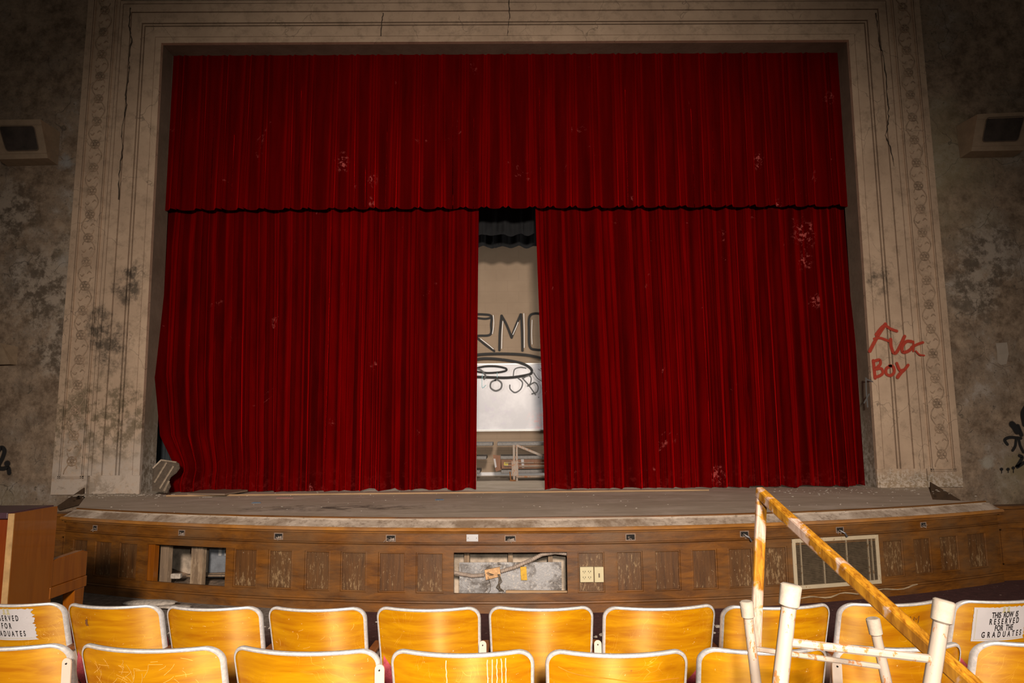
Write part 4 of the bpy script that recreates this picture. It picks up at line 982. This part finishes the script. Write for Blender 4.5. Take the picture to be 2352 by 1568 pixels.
for i, (x, y, a, w) in enumerate(row1):
    seats.append(seat(.035+(x-.05)*HS, y-.005, radians(a), w*HS, CZ-.874, lab1[i], 'plywood seats in the front row', strap=(.155 if i in (4, 5) else None), first=i == 0))
row2 = [(-1.935, 2.745, -3, .55), (-1.348, 2.705, -6, .575), (-.755, 2.655, -6.5, .568), (-.165, 2.615, -2.4, .532), (.40, 2.595, -1.2, .522), (.94, 2.61, .5, .482), (1.455, 2.63, 3.4, .492), (2.00, 2.67, 5.5, .515)]
lab2 = ['second row plywood seat at the left edge of the photo', 'second row plywood seat with bright scratches, second from left', 'second row plywood seat third from left, pale shine on its right half', 'second row plywood seat with white drip lines, fourth from left', 'second row plywood seat fifth from left, pale with a curved scratch', 'second row plywood seat behind the left legs of the upturned stool', 'second row plywood seat behind the right legs of the upturned stool', 'second row plywood seat at the right edge of the photo']
s2 = []
for i, (x, y, a, w) in enumerate(row2):
    s2.append(seat(.037+(x-.05)*HS, y-.005, radians(a), w*HS, CZ-.814, lab2[i], 'plywood seats in the second row', strap=(.045 if i in (0, 2, 5) else .2), first=i == 0))
for i, (x, y, w) in enumerate(((.62, 1.75, .50), (1.16, 1.80, .50))):
    seat(x, y, radians(2+3*i), w, .795, ('third row plywood seat carrying the upturned stool', 'third row plywood seat under the end of the diagonal bar')[i], 'plywood seats in the third row')

# notices
def text_mesh(txt, size, sx=.62, spacing=1.0, bold=.028):
    cu = bpy.data.curves.new('t', 'FONT'); cu.body = txt; cu.size = size; cu.align_x = 'CENTER'; cu.space_character = spacing; cu.offset = bold*size
    o = bpy.data.objects.new('t', cu); C.objects.link(o); dg = bpy.context.evaluated_depsgraph_get(); me = bpy.data.meshes.new_from_object(o.evaluated_get(dg))
    vs = [(v.co.x*sx, v.co.y) for v in me.vertices]; fs = [tuple(p.vertices) for p in me.polygons]
    bpy.data.objects.remove(o); bpy.data.meshes.remove(me); return vs, fs
def notice(st, w, zt, cy, x0, x1, t0, t1, label, tilt, lines, rag):
    """paper on the seat back: x0..x1 across, t0..t1 down from the top"""
    zf = zfl(cy); zt = zt-zf
    mw = Matrix.Translation(st.location) @ Matrix.Rotation(st.rotation_euler.z, 4, 'Z')
    t = thing('paper_notice', label, 'paper notice', tuple(mw @ surf(w, zt, (x0+x1)/2, zt-t1)), st.rotation_euler.z)
    inv = (Matrix.Translation(t.location) @ Matrix.Rotation(st.rotation_euler.z, 4, 'Z')).inverted()
    ct, s_ = cos(tilt), sin(tilt); mx, mt = (x0+x1)/2, (t0+t1)/2
    def pos(x, tt, o):
        dx, dt = x-mx, tt-mt; x = mx+dx*ct+dt*s_; tt = mt-dx*s_+dt*ct
        return inv @ (mw @ surf(w, zt, x, zt-tt, o))
    rnd = random.Random(4); nx, ny = 30, 24; vs = []
    for j in range(ny):
        for i in range(nx):
            u = i/(nx-1); v = j/(ny-1)
            L = x0+(rag[0]*rnd.uniform(-1, 1)); Rr = x1+(rag[1]*rnd.uniform(-1, 1))
            vs.append(pos(L+(Rr-L)*u, t0+(t1-t0)*v+(rag[2]*rnd.uniform(0, 1)*u if j == 0 else 0), .0095))
    m = MB(); m.add(vs, [(j*nx+i, j*nx+i+1, (j+1)*nx+i+1, (j+1)*nx+i) for j in range(ny-1) for i in range(nx-1)]); m.build('paper', paper_m, t, local=True)
    m = MB()
    for txt, size, xc, tt, sp, sx in lines:
        v, f = text_mesh(txt, size, sx, sp); m.add([pos(xc+a, tt-b, .0108) for a, b in v], f)
    m.build('lettering', ink_m, t, local=True)
    # little printed crest of two capped heads, and a dotted border
    m = MB(); xc = lines[0][2]; tc = t0+.007
    for k in (-.011, .011):
        m.add([pos(xc+k+dx, tc+dy, .0108) for dx, dy in ((-.011, -.006), (0, -.010), (.011, -.006), (0, -.003))], [(0, 1, 2, 3)])
        cc = [pos(xc+k+.006*cos(a), tc+.003+.007*sin(a), .0106) for a in [i*pi/4 for i in range(8)]]; m.add(cc, [tuple(range(8))])
        m.add([pos(xc+k+dx, tc+dy, .0107) for dx, dy in ((-.004, .010), (.004, .010), (.010, .024), (-.010, .024))], [(0, 1, 2, 3)])
    for k in range(26):
        tt = t0+.012+(t1-t0-.024)*k/25; 
        for xx in (x0+.012,):
            m.add([pos(xx+dx, tt+dy, .0107) for dx, dy in ((-.002, -.0015), (.002, -.0015), (.002, .0015), (-.002, .0015))], [(0, 1, 2, 3)])
    for k in range(34):
        xx = x0+.012+(x1-x0-.024)*k/33; m.add([pos(xx+dx, t1-.010+dy, .0107) for dx, dy in ((-.0015, -.002), (.0015, -.002), (.0015, .002), (-.0015, .002))], [(0, 1, 2, 3)])
    m.build('printed_crest', gold_ink, t, local=True)
tb = .25
notice(seats[9], .56*HS, CZ-.874, 3.535, -.20, .06, .022, .20, 'white paper notice reserving the row, on the front row seat at the right end', radians(3), [('THIS  ROW  IS', .042, -.055, .078, 1.0, .50), ('RESERVED', .042, -.055, .112, 1.75, .50), ('FOR  THE', .042, -.055, .146, 1.05, .50), ('GRADUATES', .042, -.057, .180, 2.0, .50)], (.001, .007, .012))
notice(seats[0], .50*HS, CZ-.874, 3.65, -.13, .125, .016, .185, 'torn white paper notice reserving the row, on the front row seat at the left end', 0, [('THIS  ROW  IS', .0, .0, .05, 1.0, .5), ('RESERVED', .041, -.012, .080, 1.75, .48), ('FOR', .041, -.012, .121, 1.9, .48), ('GRADUATES', .041, -.010, .163, 1.85, .48)], (.001, .010, .006))

# marks on seats: drips, scribble
def onseat(st, w, zt, cy, strokes, mat, name, label, parent):
    zf = zfl(cy); zt = zt-zf; m = MB()
    for wd, pts in strokes:
        n = len(pts); vs = []
        for i, (x, tt) in enumerate(pts):
            a = Vector(pts[max(i-1, 0)]); b = Vector(pts[min(i+1, n-1)]); d = (b-a).normalized(); nn = Vector((-d.y, d.x))
            for q in (-1, 1): vs.append(surf(w, zt, x+nn.x*wd/2*q, zt-(tt+nn.y*wd/2*q), .0085))
        m.add(vs, [(2*i, 2*i+1, 2*i+3, 2*i+2) for i in range(n-1)])
    o = m.build(name, mat, parent, local=True); 
    if label: o['label'] = label
    return o
drip_m = simple('white_drips', (.80, .66, .45), .6); scratch_m = simple('fresh_scratch', (.85, .50, .12), .6)
for k, x in enumerate((.10, .117, .134, .151, .166, -.05)): onseat(None, .532*HS, CZ-.814, 2.61, [(.003, [(x+random.uniform(-.0015, .0015), .018+.015*j) for j in range(12+k % 3)])], drip_m, 'paint_drip', 'white drip line', s2[3])
rnd = random.Random(5)
def scr(n, x0, x1, t0, t1, L): 
    o = []
    for k in range(n):
        x = rnd.uniform(x0, x1); tt = rnd.uniform(t0, t1); a = rnd.uniform(0, pi); l = rnd.uniform(.4, 1)*L
        o.append((.0011, [(x+cos(a)*l*q/4+.004*sin(q), tt+sin(a)*l*q/4) for q in range(5)]))
    return o
onseat(None, .562*HS, CZ-.814, 2.695, scr(70, -.22, .20, .03, .2, .06), scratch_m, 'scratches', 'pale scratches', s2[1])
onseat(None, .494*HS, CZ-.874, 3.50, scr(10, -.2, .2, .03, .2, .05), scratch_m, 'scratches', 'pale scratches', seats[3])
onseat(None, .522*HS, CZ-.814, 2.59, [(.004, [(-.22+.45*q/12, .06+.05*(q/12)**.6+.003*sin(q)) for q in range(13)])], simple('dark_scratch', (.50, .20, .01), .6), 'scratches', 'curved scratch', s2[4])
onseat(None, .545*HS, CZ-.874, 3.495, [(.004, p) for p in ([(.0, .06), (.0, .10)], [(.0, .06), (.022, .075), (.02, .095), (.0, .10)], [(.04, .10), (.052, .06), (.064, .10)], [(.044, .085), (.06, .085)], [(.075, .10), (.075, .065), (.09, .08), (.105, .062), (.105, .10)], [(.0, .125), (.03, .125)])], simple('pencil_scribble', (.10, .04, .008), .7), 'scribble', 'dark scribble', seats[8])
onseat(None, .505*HS, CZ-.874, 3.595, [(.012, [(-.115, .07), (-.112, .08), (-.116, .09), (-.11, .10)]), (.006, [(-.105, .065), (-.108, .09), (-.102, .1)])], simple('smudge', (.16, .06, .015), .8), 'smudge', 'dark smudge', seats[1])

# ------------------------------------------------------------------ upright piano at left
pn = thing('upright_piano', 'upright piano with orange-brown end panel standing left before the stage', 'piano', (-3.4, 4.3, 0))
xp = -2.90
def yof(px, py): d = ray(px, py); return xp*d.y/d.x
y0, y1 = yof(35, 1178), yof(133, 1163); ztp = (at(35, 1178, y0).z+at(133, 1163, y1).z)/2
m = MB(); m.box((-4.45, y0+.02, .0), (xp-.03, y1, ztp-.03)); m.build('back_panel', piano_red, pn)
m = MB(); m.box((xp-.035, y0, .04), (xp, y1, ztp)); m.build('end_panel', piano_m, pn, bevel=.003)
m = MB(); m.box((xp-.037, y0-.004, .04), (xp-.001, y0, ztp)); m.build('edge_band', piano_edge, pn)
m = MB(); m.box((-4.45, y0-.01, ztp-.03), (xp-.037, y1+.02, ztp+.006)); m.build('lid', piano_lid_m, pn, bevel=.005)
yk = yof(203, 1262); ka = at(203, 1262, yk).z; kd = yk-y1
m = MB(); zk = ka
m.prism([Vector((xp-.06, y1-.02, zk-.17)), Vector((xp-.06, y1+kd, zk-.17)), Vector((xp-.06, y1+kd, zk-.01)), Vector((xp-.06, y1+kd-.05, zk+.005)), Vector((xp-.06, y1-.02, zk-.005))], (.058, 0, 0)); m.build('key_block', piano_m, pn, bevel=.006)
m = MB(); m.box((-4.4, y1-.02, zk-.17), (xp-.06, y1+kd-.02, zk-.09)); m.build('key_bed', piano_m, pn)
m = MB(); m.box((xp-.055, y1-.02, zk-.24), (xp+.004, y1+kd, zk-.17)); m.build('key_slip', piano_m, pn, bevel=.004)
m = MB(); m.hexa([(xp-.07, y1+kd-.09, 0), (xp-.01, y1+kd-.09, 0), (xp-.01, y1+kd-.03, 0), (xp-.07, y1+kd-.03, 0), (xp-.08, y1+kd-.12, zk-.24), (xp-.0, y1+kd-.12, zk-.24), (xp-.0, y1+kd-.015, zk-.24), (xp-.08, y1+kd-.015, zk-.24)]); m.build('leg', piano_m, pn, bevel=.003)

# ------------------------------------------------------------------ upturned stool on the third row
yn, yf_ = 1.46, 1.98
st = thing('upturned_stool', 'upside-down rusty white painted stool lying on the seats at right, legs up', 'stool', (.85, 1.7, .80))
def leg(p_top, p_dir, wtop, Y, name='leg'):
    a = at(*p_top, Y); b = at(*p_dir, Y); d = (b-a).normalized(); L = (a.z-.83)/(-d.z); e = a+d*L
    m = MB(); u = (b-a).normalized(); n_ = 8
    m.tube([a+Vector((0, 0, 0)), a.lerp(e, .3), a.lerp(e, .7), e], wtop/2, 10, True, taper=[wtop*.5, wtop*.52, wtop*.54, wtop*.56])
    l = m.build(name, white_metal, st, smooth='auto')
    m = MB(); capw = wtop*.72
    m.tube([a-u*.020, a-u*.017, a+u*.022, a+u*.028], capw, 12, True, taper=[capw*.8, capw, capw*.95, capw*.6]); m.build('foot_cap', simple('rubber_cap', (.30, .25, .20), .7, 0, .2, 50), l, smooth='auto')
    return a, e, d
L1 = leg((1815, 1364), (1792, 1568), .030, yn); L2 = leg((2166, 1400), (2140, 1568), .030, yn)
L3 = leg((1716, 1397), (1737, 1568), .026, yf_); L4 = leg((2008, 1436), (2037, 1568), .026, yf_)
def rod(p, q, Ya, Yb, r, name='stretcher'):
    m = MB(); m.tube([at(*p, Ya), at(*q, Yb)], r, 9); m.build(name, white_metal, st, smooth='auto')
rod((1806, 1474), (2148, 1514), yn, yn, .0085); rod((1730, 1489), (2026, 1531), yf_, yf_, .0075)
m = MB(); c = [L1[1], L2[1], L4[1], L3[1]]; cc = sum(c, Vector())/4; q = [cc+(p-cc)*1.18 for p in c]
for p in q: p.z = .83
m.prism([p-Vector((0, 0, .022)) for p in q], (0, 0, .026)); m.build('seat', white_metal, st, bevel=.006)

# ------------------------------------------------------------------ bent wooden frame
wf_ = thing('bent_wooden_frame', 'chipped varnished wooden bar frame bent like an inverted V among the right seats', 'wooden frame', (1.0, 2.8, 0.03))
ap = at(1752, 1135, 2.86)
b = at(1737, 1483, 2.88); d = (b-ap); foot = ap+d*((ap.z-.03)/(-d.z))
m = MB(); m.bar(ap+Vector((-.004, 0, .012)), foot, .042, .030, (0, 1, 0)); m.build('upright_bar', pole_m, wf_, bevel=.008)
e = at(2230, 1572, 1.78); d = (e-ap); e2 = ap+d*((ap.z-.83)/(-d.z))
m = MB(); m.bar(ap+Vector((-.012, .01, .010)), e2, .034, .046, (0, 0, 1)); m.build('diagonal_bar', pole_m, wf_, bevel=.008)
